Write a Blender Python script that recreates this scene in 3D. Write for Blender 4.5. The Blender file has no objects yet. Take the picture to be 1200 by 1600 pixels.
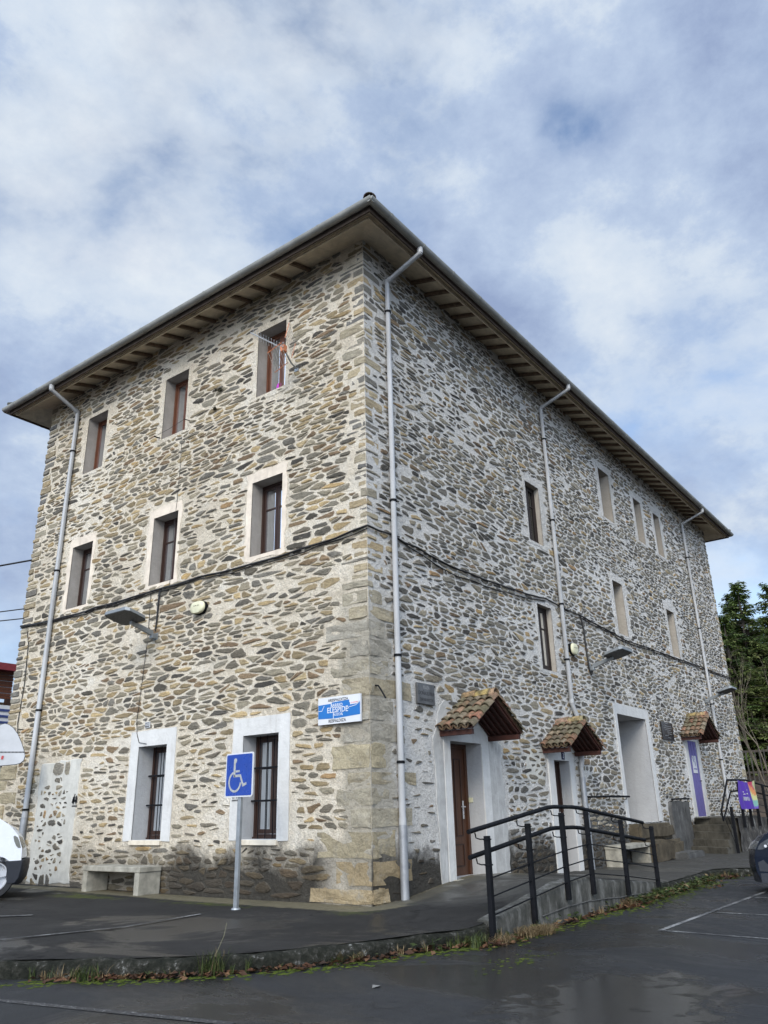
import bpy, bmesh, math, random
from mathutils import Vector, Matrix, noise
rad = math.radians
S = bpy.context.scene
COL = S.collection

# ---------------------------------------------------------------- camera
FPX = 1223.541 / 1200.0
_yaw, _pit, _rol = rad(36.58018), rad(20.95478), rad(-1.38993)
def _cam_axes():
    cy, sy, cp, sp = math.cos(_yaw), math.sin(_yaw), math.cos(_pit), math.sin(_pit)
    f = Vector((cy*cp, sy*cp, sp)); r = Vector((sy, -cy, 0)); u = r.cross(f)
    c, s = math.cos(_rol), math.sin(_rol)
    return c*r + s*u, -s*r + c*u, f
cd = bpy.data.cameras.new('camera')
cam = bpy.data.objects.new('camera', cd); COL.objects.link(cam)
_r, _u, _f = _cam_axes()
CAMP = Vector((-9.6237, -7.4984, 1.2354))
cam.matrix_world = Matrix(((_r.x, _u.x, -_f.x, CAMP.x), (_r.y, _u.y, -_f.y, CAMP.y), (_r.z, _u.z, -_f.z, CAMP.z), (0, 0, 0, 1)))
cd.sensor_fit = 'HORIZONTAL'; cd.sensor_width = 36.0; cd.lens = 36.0 * FPX
cd.clip_start = 0.1; cd.clip_end = 2000
S.camera = cam

# ---------------------------------------------------------------- sky, sun, exposure
SUN_EL, SUN_AZ = 33.0, 204.0            # azimuth measured from +X towards +Y
w = bpy.data.worlds.new('World'); S.world = w; w.use_nodes = True
nt = w.node_tree; nt.nodes.clear()
def N(tree, typ, **kw):
    n = tree.nodes.new(typ)
    for k, v in kw.items():
        if k[0] == 'i' and k[1:].isdigit(): n.inputs[int(k[1:])].default_value = v
        elif hasattr(n, k): setattr(n, k, v)
        else: n.inputs[k.replace('_', ' ')].default_value = v
    return n
def LK(tree, a, b): tree.links.new(a, b)
def ramp(tree, src, stops, interp='LINEAR'):
    n = tree.nodes.new('ShaderNodeValToRGB'); cr = n.color_ramp; cr.interpolation = interp
    while len(cr.elements) > 1: cr.elements.remove(cr.elements[-1])
    for i, (p, c) in enumerate(stops):
        e = cr.elements[0] if i == 0 else cr.elements.new(p)
        e.position = p
        e.color = (c, c, c, 1) if isinstance(c, (int, float)) else (*c, 1)
    LK(tree, src, n.inputs[0]); return n.outputs[0]
def mathn(tree, op, a, b=None, clamp=False):
    n = tree.nodes.new('ShaderNodeMath'); n.operation = op; n.use_clamp = clamp
    for i, v in enumerate((a, b)):
        if v is None: continue
        if isinstance(v, (int, float)): n.inputs[i].default_value = v
        else: LK(tree, v, n.inputs[i])
    return n.outputs[0]
def mix(tree, fac, a, b, blend='MIX'):
    n = tree.nodes.new('ShaderNodeMix'); n.data_type = 'RGBA'; n.blend_type = blend
    for i, v in ((0, fac), (6, a), (7, b)):
        if isinstance(v, (int, float)): n.inputs[i].default_value = v
        elif isinstance(v, tuple): n.inputs[i].default_value = (*v, 1)
        else: LK(tree, v, n.inputs[i])
    return n.outputs[2]
def noise_n(tree, vec, scale, detail=4, rough=.5, dist=0.0):
    n = tree.nodes.new('ShaderNodeTexNoise')
    n.inputs['Scale'].default_value = scale; n.inputs['Detail'].default_value = detail
    n.inputs['Roughness'].default_value = rough; n.inputs['Distortion'].default_value = dist
    if vec is not None: LK(tree, vec, n.inputs['Vector'])
    return n.outputs[0]
def mapping(tree, vec, scale=(1, 1, 1), loc=(0, 0, 0), rot=(0, 0, 0)):
    n = tree.nodes.new('ShaderNodeMapping')
    n.inputs['Scale'].default_value = scale; n.inputs['Location'].default_value = loc; n.inputs['Rotation'].default_value = rot
    LK(tree, vec, n.inputs['Vector']); return n.outputs[0]

sky = N(nt, 'ShaderNodeTexSky', sky_type='NISHITA', sun_disc=False, sun_elevation=rad(SUN_EL),
        sun_rotation=rad(90 - SUN_AZ), air_density=1.0, dust_density=1.5, ozone_density=2.0)
tc = N(nt, 'ShaderNodeTexCoord')
sep = N(nt, 'ShaderNodeSeparateXYZ'); LK(nt, tc.outputs['Generated'], sep.inputs[0])
gen = tc.outputs['Generated']
def sky_dir(px, py):                      # world direction of a feature of the cloud deck
    return ((px-600)/1223.5*_r - (py-800)/1223.5*_u + _f).normalized()
def lobe(px, py, power, amount):
    d_ = N(nt, 'ShaderNodeVectorMath', operation='DOT_PRODUCT'); LK(nt, gen, d_.inputs[0]); d_.inputs[1].default_value = sky_dir(px, py)
    return mathn(nt, 'MULTIPLY', mathn(nt, 'POWER', mathn(nt, 'MAXIMUM', d_.outputs['Value'], 0.0), power), amount)
def add_all(*xs):
    r_ = xs[0]
    for x_ in xs[1:]: r_ = mathn(nt, 'ADD', r_, x_)
    return r_
wv = mapping(nt, gen, scale=(1.0, 1.0, 1.55))
n1 = noise_n(nt, mapping(nt, wv, loc=(3.1, 1.7, .4)), 2.6, 8, .55, .15)
n2 = noise_n(nt, mapping(nt, wv, loc=(7.7, -2.3, 2.0)), 4.2, 12, .64, .05)
n3 = noise_n(nt, mapping(nt, wv, loc=(1.0, 5.0, 5.0)), 1.7, 4, .5, .1)
cover = ramp(nt, add_all(n1, mathn(nt, 'MULTIPLY', add_all(lobe(868, 206, 1600, -.20), lobe(930, 222, 1300, -.25)), ramp(nt, noise_n(nt, mapping(nt, gen, scale=(1, 1, 2.2), loc=(4.2, .3, .8)), 7, 6, .55, .3), [(.25, .1), (.75, 1.0)])), lobe(60, 130, 60, -.07), lobe(560, 420, 200, -.05), lobe(860, 480, 60, .05), lobe(1120, 760, 60, .08), lobe(250, 330, 30, .07)), [(.33, 0.05), (.43, .72), (.52, 1.0)])
tone = ramp(nt, add_all(mathn(nt, 'MULTIPLY', n2, .46), mathn(nt, 'MULTIPLY', n3, .36), mathn(nt, 'MULTIPLY', noise_n(nt, mapping(nt, wv, loc=(2.2, 9.1, 1.3)), 9.5, 10, .62, .1), .18), lobe(150, 300, 50, .065), lobe(885, 400, 500, .13), lobe(980, 480, 300, .04), lobe(700, 500, 120, -.05), lobe(1090, 720, 60, .06), lobe(1050, 250, 60, -.06), lobe(420, 60, 60, .02), lobe(20, 720, 60, -.06), lobe(60, 30, 60, -.04)),
            [(.39, (.29, .37, .56)), (.46, (.39, .485, .67)), (.51, (.47, .57, .74)), (.55, (.60, .685, .80)), (.62, (.70, .765, .84)), (.72, (.84, .87, .90))])
# the cloud deck is brighter round the hidden sun, behind the photographer
sd = Vector((math.cos(rad(SUN_AZ))*math.cos(rad(SUN_EL)), math.sin(rad(SUN_AZ))*math.cos(rad(SUN_EL)), math.sin(rad(SUN_EL))))
dp = N(nt, 'ShaderNodeVectorMath', operation='DOT_PRODUCT'); LK(nt, tc.outputs['Generated'], dp.inputs[0]); dp.inputs[1].default_value = sd
glow = mathn(nt, 'POWER', mathn(nt, 'MAXIMUM', dp.outputs['Value'], 0.0), 2.0)
cstr = mathn(nt, 'ADD', mathn(nt, 'MULTIPLY', glow, 3.0), 0.70)
bgs = N(nt, 'ShaderNodeBackground'); LK(nt, sky.outputs[0], bgs.inputs[0]); bgs.inputs[1].default_value = .15
bgc = N(nt, 'ShaderNodeBackground'); LK(nt, tone, bgc.inputs[0]); LK(nt, cstr, bgc.inputs[1])
ms = N(nt, 'ShaderNodeMixShader'); LK(nt, cover, ms.inputs[0]); LK(nt, bgs.outputs[0], ms.inputs[1]); LK(nt, bgc.outputs[0], ms.inputs[2])
wo = N(nt, 'ShaderNodeOutputWorld'); LK(nt, ms.outputs[0], wo.inputs[0])

sl = bpy.data.lights.new('sun', 'SUN'); sl.energy = 1.5; sl.angle = rad(24); sl.color = (1, .91, .77)
so = bpy.data.objects.new('sun', sl); COL.objects.link(so)
so.rotation_euler = (-sd).to_track_quat('-Z', 'Y').to_euler()
S.view_settings.view_transform = 'Standard'; S.view_settings.look = 'None'
S.view_settings.exposure = 0.62; S.view_settings.gamma = 1.0; S.view_settings.use_curve_mapping = False

# ---------------------------------------------------------------- helpers
R = random.Random(7)
ORIGIN = Vector((0, 0, 0))
def tag(o, label=None, cat=None, group=None, kind=None):
    for k, v in (('label', label), ('category', cat), ('group', group), ('kind', kind)):
        if v: o[k] = v
    return o
def empty(name, loc, label=None, cat=None, group=None, rz=0.0):
    o = bpy.data.objects.new(name, None); o.empty_display_size = .2
    o.location = loc; o.rotation_euler = (0, 0, rz); COL.objects.link(o)
    return tag(o, label, cat, group)
def wloc(o):
    m = Matrix.Identity(4)
    while o is not None:
        m = (Matrix.Translation(o.location) @ o.rotation_euler.to_matrix().to_4x4()) @ m
        o = o.parent
    return m

class MB:
    """collects geometry (world space, or the parent's space when local=True) into ONE mesh object"""
    def __init__(s): s.v = []; s.f = []; s.m = []; s.c = None
    def add(s, verts, faces, mi=0):
        o = len(s.v); s.v += [tuple(p) for p in verts]
        s.f += [tuple(i + o for i in f) for f in faces]; s.m += [mi] * len(faces); return s
    def box(s, a, b, mi=0, bev=0.0):
        x0, y0, z0 = (min(a[i], b[i]) for i in range(3)); x1, y1, z1 = (max(a[i], b[i]) for i in range(3))
        if bev <= 0:
            v = [(x0,y0,z0),(x1,y0,z0),(x1,y1,z0),(x0,y1,z0),(x0,y0,z1),(x1,y0,z1),(x1,y1,z1),(x0,y1,z1)]
            f = [(0,3,2,1),(4,5,6,7),(0,1,5,4),(1,2,6,5),(2,3,7,6),(3,0,4,7)]
            return s.add(v, f, mi)
        bm = bmesh.new(); bmesh.ops.create_cube(bm, size=1)
        for q in bm.verts: q.co = Vector(((x0+x1)/2 + q.co.x*(x1-x0), (y0+y1)/2 + q.co.y*(y1-y0), (z0+z1)/2 + q.co.z*(z1-z0)))
        bmesh.ops.bevel(bm, geom=bm.edges[:], offset=bev, segments=2, affect='EDGES', profile=.6)
        return s.bm(bm, mi)
    def bm(s, bm, mi=0):
        bm.verts.index_update()
        s.add([v.co[:] for v in bm.verts], [[v.index for v in f.verts] for f in bm.faces], mi); bm.free(); return s
    def prism(s, pts, d, mi=0):
        """pts: planar 3D polygon, d: extrusion vector"""
        n = len(pts); d = Vector(d); a = [Vector(p) for p in pts]; b = [p + d for p in a]
        f = [tuple(range(n))[::-1], tuple(range(n, 2*n))] + [(i, (i+1) % n, n + (i+1) % n, n + i) for i in range(n)]
        return s.add(a + b, f, mi)
    def tube(s, pts, r, n=8, mi=0, caps=True, rr=None):
        P = [Vector(p) for p in pts]; k = len(P); vs = []; t0 = None; up = None
        for i in range(k):
            t = ((P[min(i+1, k-1)] - P[i]).normalized() + (P[i] - P[max(i-1, 0)]).normalized())
            t = t.normalized() if t.length > 1e-9 else Vector((0, 0, 1))
            if up is None:
                up = Vector((0, 0, 1)) if abs(t.z) < .9 else Vector((1, 0, 0))
            a = t.cross(up).normalized(); up = a.cross(t).normalized()
            rad_ = rr[i] if rr else r
            for j in range(n):
                q = 2*math.pi*j/n
                vs.append(P[i] + (a*math.cos(q) + up*math.sin(q))*rad_)
        fs = [(i*n+j, i*n+(j+1) % n, (i+1)*n+(j+1) % n, (i+1)*n+j) for i in range(k-1) for j in range(n)]
        if caps: fs += [tuple(range(n))[::-1], tuple(range((k-1)*n, k*n))]
        return s.add(vs, fs, mi)
    def disc(s, c, ax, r0, r1, h, n=24, mi=0):
        c = Vector(c); ax = Vector(ax).normalized()
        return s.tube([c, c + ax*h], r0, n, mi, True, [r0, r1])
    def build(s, name, mats, parent=None, local=False, smooth=None, recalc=True):
        me = bpy.data.meshes.new(name)
        v = s.v
        if parent is not None and not local:
            mi = wloc(parent).inverted(); v = [tuple(mi @ Vector(p)) for p in v]
        me.from_pydata(v, [], s.f)
        if not isinstance(mats, (list, tuple)): mats = [mats]
        for m_ in mats: me.materials.append(m_)
        if len(mats) > 1: me.polygons.foreach_set('material_index', s.m)
        if recalc:
            bm = bmesh.new(); bm.from_mesh(me); bmesh.ops.recalc_face_normals(bm, faces=bm.faces); bm.to_mesh(me); bm.free()
        if smooth is not None:
            me.polygons.foreach_set('use_smooth', [True]*len(me.polygons)); me.set_sharp_from_angle(angle=rad(smooth))
        me.update()
        o = bpy.data.objects.new(name, me); COL.objects.link(o)
        if parent is not None: o.parent = parent
        return o
def copy_tree(o, parent=None):
    c = o.copy(); COL.objects.link(c); c.parent = parent
    for ch in list(o.children): copy_tree(ch, c)
    return c
def text_mb(body, size, mat4, extrude=.002, align='CENTER', sx=1.0):
    cu = bpy.data.curves.new('lettering', 'FONT'); cu.body = body; cu.size = size; cu.extrude = extrude
    cu.offset = size*.012; cu.align_x = align; cu.align_y = 'CENTER'; cu.resolution_u = 3
    o = bpy.data.objects.new('lettering', cu); COL.objects.link(o)
    dg = bpy.context.evaluated_depsgraph_get(); me = bpy.data.meshes.new_from_object(o.evaluated_get(dg))
    m = MB(); m.add([mat4 @ Vector((v.co.x*sx, v.co.y, v.co.z)) for v in me.vertices], [tuple(p.vertices) for p in me.polygons])
    bpy.data.objects.remove(o); bpy.data.curves.remove(cu); bpy.data.meshes.remove(me)
    return m
def frame_mat(o, ex, ey):
    ex = Vector(ex).normalized(); ey = Vector(ey).normalized(); ez = ex.cross(ey)
    return Matrix(((ex.x, ey.x, ez.x, o[0]), (ex.y, ey.y, ez.y, o[1]), (ex.z, ey.z, ez.z, o[2]), (0, 0, 0, 1)))
LWF = lambda y, z, d=0.0: frame_mat((-d, y, z), (0, -1, 0), (0, 0, 1))      # writing frame on the left wall
RWF = lambda x, z, d=0.0: frame_mat((x, -d, z), (1, 0, 0), (0, 0, 1))       # writing frame on the right wall
lerp = lambda a, b, t: a + (b - a)*t
def interp(tab, x):
    if x <= tab[0][0]: return tab[0][1]
    for (a, va), (b, vb) in zip(tab, tab[1:]):
        if x <= b: return lerp(va, vb, (x-a)/(b-a))
    return tab[-1][1]

# ---------------------------------------------------------------- materials
def new_mat(name):
    m = bpy.data.materials.new(name); m.use_nodes = True; t = m.node_tree
    return m, t, t.nodes['Principled BSDF']
def set_in(bs, **kw):
    for k, v in kw.items():
        bs.inputs[k.replace('_', ' ')].default_value = (*v, 1) if isinstance(v, tuple) and len(v) == 3 else v
def coords(t): return N(t, 'ShaderNodeTexCoord').outputs['Object']
def geo_pos(t): return N(t, 'ShaderNodeNewGeometry').outputs['Position']
def bump(t, bs, h, strength=.5, dist=.01, prev=None):
    n = N(t, 'ShaderNodeBump'); n.inputs['Strength'].default_value = strength; n.inputs['Distance'].default_value = dist
    LK(t, h, n.inputs['Height'])
    if prev is not None: LK(t, prev, n.inputs['Normal'])
    LK(t, n.outputs[0], bs.inputs['Normal']); return n.outputs[0]
def simple(name, col, rough=.6, metal=0.0, var=.25, scale=8, bmp=.15, bscale=60, spec=.5, stretch=(1, 1, 1), coat=0):
    m, t, bs = new_mat(name)
    p = mapping(t, geo_pos(t), scale=stretch)
    n = noise_n(t, p, scale, 5, .6)
    lo = tuple(c*(1-var) for c in col); hi = tuple(min(1, c*(1+var)) for c in col)
    LK(t, ramp(t, n, [(.3, lo), (.7, hi)]), bs.inputs['Base Color'])
    set_in(bs, Roughness=rough, Metallic=metal, Specular_IOR_Level=spec)
    if coat: set_in(bs, Coat_Weight=coat, Coat_Roughness=.06)
    LK(t, ramp(t, noise_n(t, p, scale*2.3, 3), [(.3, max(.03, rough-.12)), (.7, min(1, rough+.12))]), bs.inputs['Roughness'])
    if bmp: bump(t, bs, noise_n(t, p, bscale, 4), bmp, .005)
    return m

def grime_mask(t, pos):
    """the black weathered band low on the left wall and the stained dado on the right wall"""
    sp = N(t, 'ShaderNodeSeparateXYZ'); LK(t, pos, sp.inputs[0])
    n = noise_n(t, pos, 1.6, 6, .62); n2 = noise_n(t, pos, 6, 4, .6)
    nn = mathn(t, 'ADD', mathn(t, 'MULTIPLY', n, 1.0), mathn(t, 'MULTIPLY', n2, .35))
    lim = mathn(t, 'ADD', mathn(t, 'MULTIPLY', nn, 1.25), -.01)          # about .35 .. 1.05 m
    d = mathn(t, 'SUBTRACT', lim, sp.outputs[2])
    base = ramp(t, d, [(-.0, 0.0), (.16, .6), (.42, 1.0)])
    # left wall: only between the blocked door and the corner quoins; right wall all along
    ym = ramp(t, mathn(t, 'MULTIPLY', sp.outputs[1], .1), [(.0, 1.0), (.001, .3), (.06, .35), (.11, 1.0), (.43, 1.0), (.56, .55), (.72, .45)])
    return mathn(t, 'MULTIPLY', base, ym)

def mortar_mat(name, tones, grey):
    m, t, bs = new_mat(name); p = geo_pos(t)
    a = noise_n(t, p, .55, 5, .6, .3); b = noise_n(t, p, 4.5, 6, .65); c = noise_n(t, p, 34, 4, .7)
    col = ramp(t, mathn(t, 'ADD', mathn(t, 'MULTIPLY', a, .55), mathn(t, 'MULTIPLY', b, .45)), [(.34, tones[0]), (.5, tones[1]), (.64, tones[2])])
    col = mix(t, ramp(t, c, [(.26, .9), (.5, .0)]), col, tuple(v*.5 for v in tones[0]))
    col = mix(t, ramp(t, noise_n(t, p, 11, 6, .75), [(.30, .7), (.46, .0)]), col, tuple(v*.66 for v in tones[0]))
    # old grey patches of lime where the surface has weathered
    w_ = ramp(t, noise_n(t, p, 1.3, 7, .7, .5), [(.52, 0.0), (.62, .55)])
    col = mix(t, w_, col, grey)
    spc = N(t, 'ShaderNodeSeparateXYZ'); LK(t, p, spc.inputs[0])      # tan cement round the big corner blocks
    dc = mathn(t, 'ADD', mathn(t, 'MAXIMUM', mathn(t, 'ABSOLUTE', spc.outputs[0]), mathn(t, 'ABSOLUTE', spc.outputs[1])), mathn(t, 'MULTIPLY', noise_n(t, p, 3, 6, .65), .7))
    cm = mathn(t, 'MULTIPLY', ramp(t, dc, [(.85, .8), (1.0, 0.0)]), ramp(t, mathn(t, 'MULTIPLY', spc.outputs[2], .1), [(.40, 1.0), (.47, 0.0)]))
    col = mix(t, cm, col, mix(t, noise_n(t, p, 8, 6, .7), (.26, .235, .18), (.52, .47, .375)))
    g = grime_mask(t, p)
    col = mix(t, mathn(t, 'MULTIPLY', g, .97), col, mix(t, noise_n(t, p, 9, 5, .7), (.007, .007, .007), (.085, .077, .062)))
    LK(t, col, bs.inputs['Base Color']); set_in(bs, Roughness=.95, Specular_IOR_Level=.15)
    h = mathn(t, 'ADD', mathn(t, 'MULTIPLY', noise_n(t, p, 13, 6, .7), 1.0), mathn(t, 'MULTIPLY', noise_n(t, p, 55, 4, .7), .45))
    bump(t, bs, h, 1.0, .09); return m
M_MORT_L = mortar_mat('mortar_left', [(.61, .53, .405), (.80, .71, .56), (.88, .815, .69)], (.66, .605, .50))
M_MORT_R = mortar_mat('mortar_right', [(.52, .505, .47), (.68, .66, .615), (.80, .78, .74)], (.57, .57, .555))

def stone_mat(name, mort):
    m, t, bs = new_mat(name); p = geo_pos(t)
    at = N(t, 'ShaderNodeAttribute', attribute_name='tint'); ed = N(t, 'ShaderNodeAttribute', attribute_name='rim')
    s1 = noise_n(t, mapping(t, p, scale=(2.5, 2.5, 14)), 2.2, 6, .65, .4)
    s2 = noise_n(t, p, 28, 5, .7)
    v = ramp(t, mathn(t, 'ADD', mathn(t, 'MULTIPLY', s1, .6), mathn(t, 'MULTIPLY', s2, .4)), [(.30, .42), (.5, 1.0), (.70, 1.6)])
    col = mix(t, 1.0, at.outputs['Color'], v, 'MULTIPLY')
    # lime smeared over the edges of the stones
    rim = mathn(t, 'ADD', ed.outputs['Fac'], mathn(t, 'MULTIPLY', mathn(t, 'SUBTRACT', noise_n(t, p, 16, 5, .7), .5), 1.5))
    col = mix(t, ramp(t, rim, [(.66, 0.0), (.92, .9)]), col, mort)
    lichen = ramp(t, noise_n(t, p, 7, 6, .75), [(.60, 0.0), (.72, .5)])
    col = mix(t, lichen, col, tuple(c*.75 for c in mort))
    g = grime_mask(t, p)
    col = mix(t, mathn(t, 'MULTIPLY', g, .9), col, mix(t, noise_n(t, p, 6, 5, .7), (.008, .008, .008), (.085, .068, .048)))
    LK(t, col, bs.inputs['Base Color']); set_in(bs, Roughness=.92, Specular_IOR_Level=.2)
    h = mathn(t, 'ADD', mathn(t, 'MULTIPLY', noise_n(t, mapping(t, p, scale=(1, 1, 3)), 18, 6, .7), 1.0), mathn(t, 'MULTIPLY', noise_n(t, p, 70, 3, .7), .3))
    bump(t, bs, h, 1.0, .035); return m
def quoin_mat():
    m, t, bs = new_mat('dressed_corner_stone'); p = geo_pos(t); at = N(t, 'ShaderNodeAttribute', attribute_name='tint')
    v = ramp(t, mathn(t, 'ADD', mathn(t, 'MULTIPLY', noise_n(t, p, 2.6, 6, .65), .5), mathn(t, 'MULTIPLY', noise_n(t, p, 19, 6, .75), .5)), [(.32, .5), (.5, 1.0), (.68, 1.35)])
    col = mix(t, 1.0, at.outputs['Color'], v, 'MULTIPLY')
    col = mix(t, ramp(t, noise_n(t, p, 3.3, 7, .75), [(.52, 0.0), (.66, .6)]), col, (.30, .285, .245))
    col = mix(t, ramp(t, noise_n(t, p, 5.5, 7, .8, .8), [(.64, 0.0), (.72, .45)]), col, (.085, .08, .068))
    LK(t, col, bs.inputs['Base Color']); set_in(bs, Roughness=.95, Specular_IOR_Level=.15)
    bump(t, bs, mathn(t, 'ADD', noise_n(t, p, 11, 7, .75), mathn(t, 'MULTIPLY', noise_n(t, p, 42, 4, .7), .4)), 1.0, .05); return m
M_QUOIN = quoin_mat()
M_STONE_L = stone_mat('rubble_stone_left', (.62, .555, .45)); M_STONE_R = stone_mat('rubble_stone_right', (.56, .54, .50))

def plaster_mat(name, col, var=.12, stain=(.3, .27, .23), amt=.5):
    m, t, bs = new_mat(name); p = geo_pos(t)
    n = noise_n(t, p, 3.2, 7, .65)
    c = ramp(t, n, [(.3, tuple(v*(1-var) for v in col)), (.7, tuple(min(.9, v*(1+var)) for v in col))])
    st = ramp(t, noise_n(t, mapping(t, p, scale=(3, 3, .5)), 2.3, 7, .7), [(.53, 0.0), (.74, amt)])
    c = mix(t, st, c, stain)
    LK(t, c, bs.inputs['Base Color']); set_in(bs, Roughness=.9, Specular_IOR_Level=.2)
    bump(t, bs, mathn(t, 'ADD', noise_n(t, p, 16, 5, .6), mathn(t, 'MULTIPLY', noise_n(t, p, 90, 3, .6), .3)), .7, .012); return m
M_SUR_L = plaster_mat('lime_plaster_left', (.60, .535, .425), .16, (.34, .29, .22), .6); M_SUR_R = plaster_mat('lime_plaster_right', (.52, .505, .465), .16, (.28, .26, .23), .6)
M_SUR_P = plaster_mat('pink_lime_plaster', (.60, .525, .425), .18, (.36, .30, .235), .65)
M_WHITE = plaster_mat('white_paint_render', (.515, .51, .485), .10, (.33, .31, .28), .6)
M_REV = plaster_mat('shade_grey_reveal_render', (.29, .265, .235), .15, (.24, .22, .19), .6)  # weathered jamb render, with the shade of the recess put into its grey
M_REV_TAN = plaster_mat('tan_reveal_render', (.33, .30, .255), .12, (.3, .26, .21), .5)
M_REV_W = plaster_mat('pale_reveal_render', (.36, .362, .36), .06, (.26, .255, .25), .4)
M_CEM = plaster_mat('grey_cement_render', (.37, .365, .345), .22, (.62, .62, .60), .75)
M_CEM_D = plaster_mat('stained_cement_render', (.075, .074, .07), .5, (.24, .235, .22), .5)
M_PATCH = plaster_mat('pale_cement_patch', (.44, .43, .385), .18, (.32, .31, .275), .7)

def wood_mat(name, col, rough=.5, stretch=(9, 9, .6), var=.35):
    m, t, bs = new_mat(name); p = geo_pos(t)
    n = noise_n(t, mapping(t, p, scale=stretch), 4.5, 6, .6, .6)
    LK(t, ramp(t, n, [(.3, tuple(v*(1-var) for v in col)), (.7, tuple(v*(1+var) for v in col))]), bs.inputs['Base Color'])
    set_in(bs, Roughness=rough, Specular_IOR_Level=.35); bump(t, bs, n, .3, .004); return m
M_WOOD_T = wood_mat('red_brown_wood', (.10, .036, .018), .45); M_WOOD_D = wood_mat('dark_brown_wood', (.030, .0145, .010), .5)
M_WOOD_K = wood_mat('blackened_wood', (.017, .011, .009), .55)
M_WOOD_DOOR = wood_mat('varnished_door_wood', (.06, .025, .013), .4)
M_WOOD_EAVE = wood_mat('weathered_eave_board', (.52, .44, .32), .8, (1.2, 1.2, 1.2), .2)
M_RAFT = wood_mat('rafter_wood', (.13, .09, .06), .8, (2, 2, 2), .4)
M_FASC = wood_mat('dark_fascia_wood', (.07, .05, .036), .8, (2, 2, 2), .3)
M_CANW = wood_mat('canopy_wood', (.045, .015, .010), .65, (2, 2, 6), .4)
M_PURPLE = wood_mat('purple_painted_boards', (.115, .10, .265), .6, (14, 14, .4), .18)
M_ZINC = simple('zinc_gutter', (.26, .26, .235), .55, .15, .2, 3, .05)
M_PVC = simple('pale_grey_pipe', (.36, .365, .365), .55, 0, .22, 2.6, .05, stretch=(1, 1, .3))
M_IRONPIPE = simple('galvanised_pipe', (.30, .31, .32), .5, .5, .2, 5, .05)
M_BLACK = simple('black_painted_steel', (.007, .0075, .009), .6, 0, .3, 9, .1, spec=.10)
M_CABLE = simple('black_cable', (.016, .015, .015), .6, 0, .2, 5, 0)
M_GALV = simple('galvanised_steel', (.30, .32, .33), .45, .6, .15, 8, .05)
M_LAMP = simple('lamp_grey_paint', (.20, .215, .22), .45, .3, .1, 6, 0)
M_LAMPD = simple('lamp_lens_dark', (.03, .032, .033), .6, 0, .5, 22, .1)
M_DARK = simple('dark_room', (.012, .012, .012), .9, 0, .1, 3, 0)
M_IVORY = simple('ivory_plastic', (.55, .53, .36), .5, 0, .12, 8, 0)
M_CONC = simple('old_concrete', (.27, .255, .21), .9, 0, .4, 5, .6, 45, .2)
M_CURT = simple('white_curtain', (.85, .86, .86), .9, 0, .06, 14, 0, stretch=(1, 1, .05))
M_CURTG = simple('grey_lace_curtain', (.30, .30, .29), .9, 0, .25, 9, 0, stretch=(1, 1, .2))
M_SIGNW = simple('sign_white', (.53, .54, .55), .4, 0, .04, 4, 0)
M_SIGNB = simple('sign_cyan_blue', (.004, .115, .36), .4, 0, .08, 4, 0)
M_SIGNDB = simple('sign_royal_blue', (.003, .038, .25), .35, 0, .12, 6, 0)
M_SIGNS = simple('sign_silver_marks', (.34, .345, .33), .5, .1, .25, 30, 0)
M_INK = simple('black_ink', (.02, .02, .022), .5, 0, .2, 20, 0)
M_PLAQ = simple('dark_slate_plaque', (.075, .078, .08), .55, 0, .35, 6, .3)
M_PLAQT = simple('plaque_lettering', (.20, .205, .205), .6, 0, .2, 20, 0)
M_PLAQ2 = simple('black_granite', (.012, .012, .013), .3, 0, .3, 12, 0)
M_RED = simple('red_plastic', (.35, .03, .03), .4, 0, .15, 8, 0)
M_ORANGE = simple('orange_plastic', (.45, .16, .07), .5, 0, .2, 10, 0)
M_ALU = simple('aluminium_rod', (.62, .63, .64), .35, .6, .1, 10, 0)
M_MAG = simple('magenta_sticker', (.45, .03, .45), .5, 0, .1, 20, 0)

m, t, bs = new_mat('window_glass')
gl = N(t, 'ShaderNodeBsdfGlossy'); gl.inputs['Roughness'].default_value = .04; gl.inputs['Color'].default_value = (.9, .95, 1, 1)
tr = N(t, 'ShaderNodeBsdfTransparent'); tr.inputs['Color'].default_value = (.88, .90, .90, 1)
lw = N(t, 'ShaderNodeFresnel'); lw.inputs['IOR'].default_value = 1.5
mx = N(t, 'ShaderNodeMixShader'); LK(t, lw.outputs[0], mx.inputs[0]); LK(t, tr.outputs[0], mx.inputs[1]); LK(t, gl.outputs[0], mx.inputs[2])
LK(t, mx.outputs[0], t.nodes['Material Output'].inputs[0]); M_GLASS = m

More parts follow.
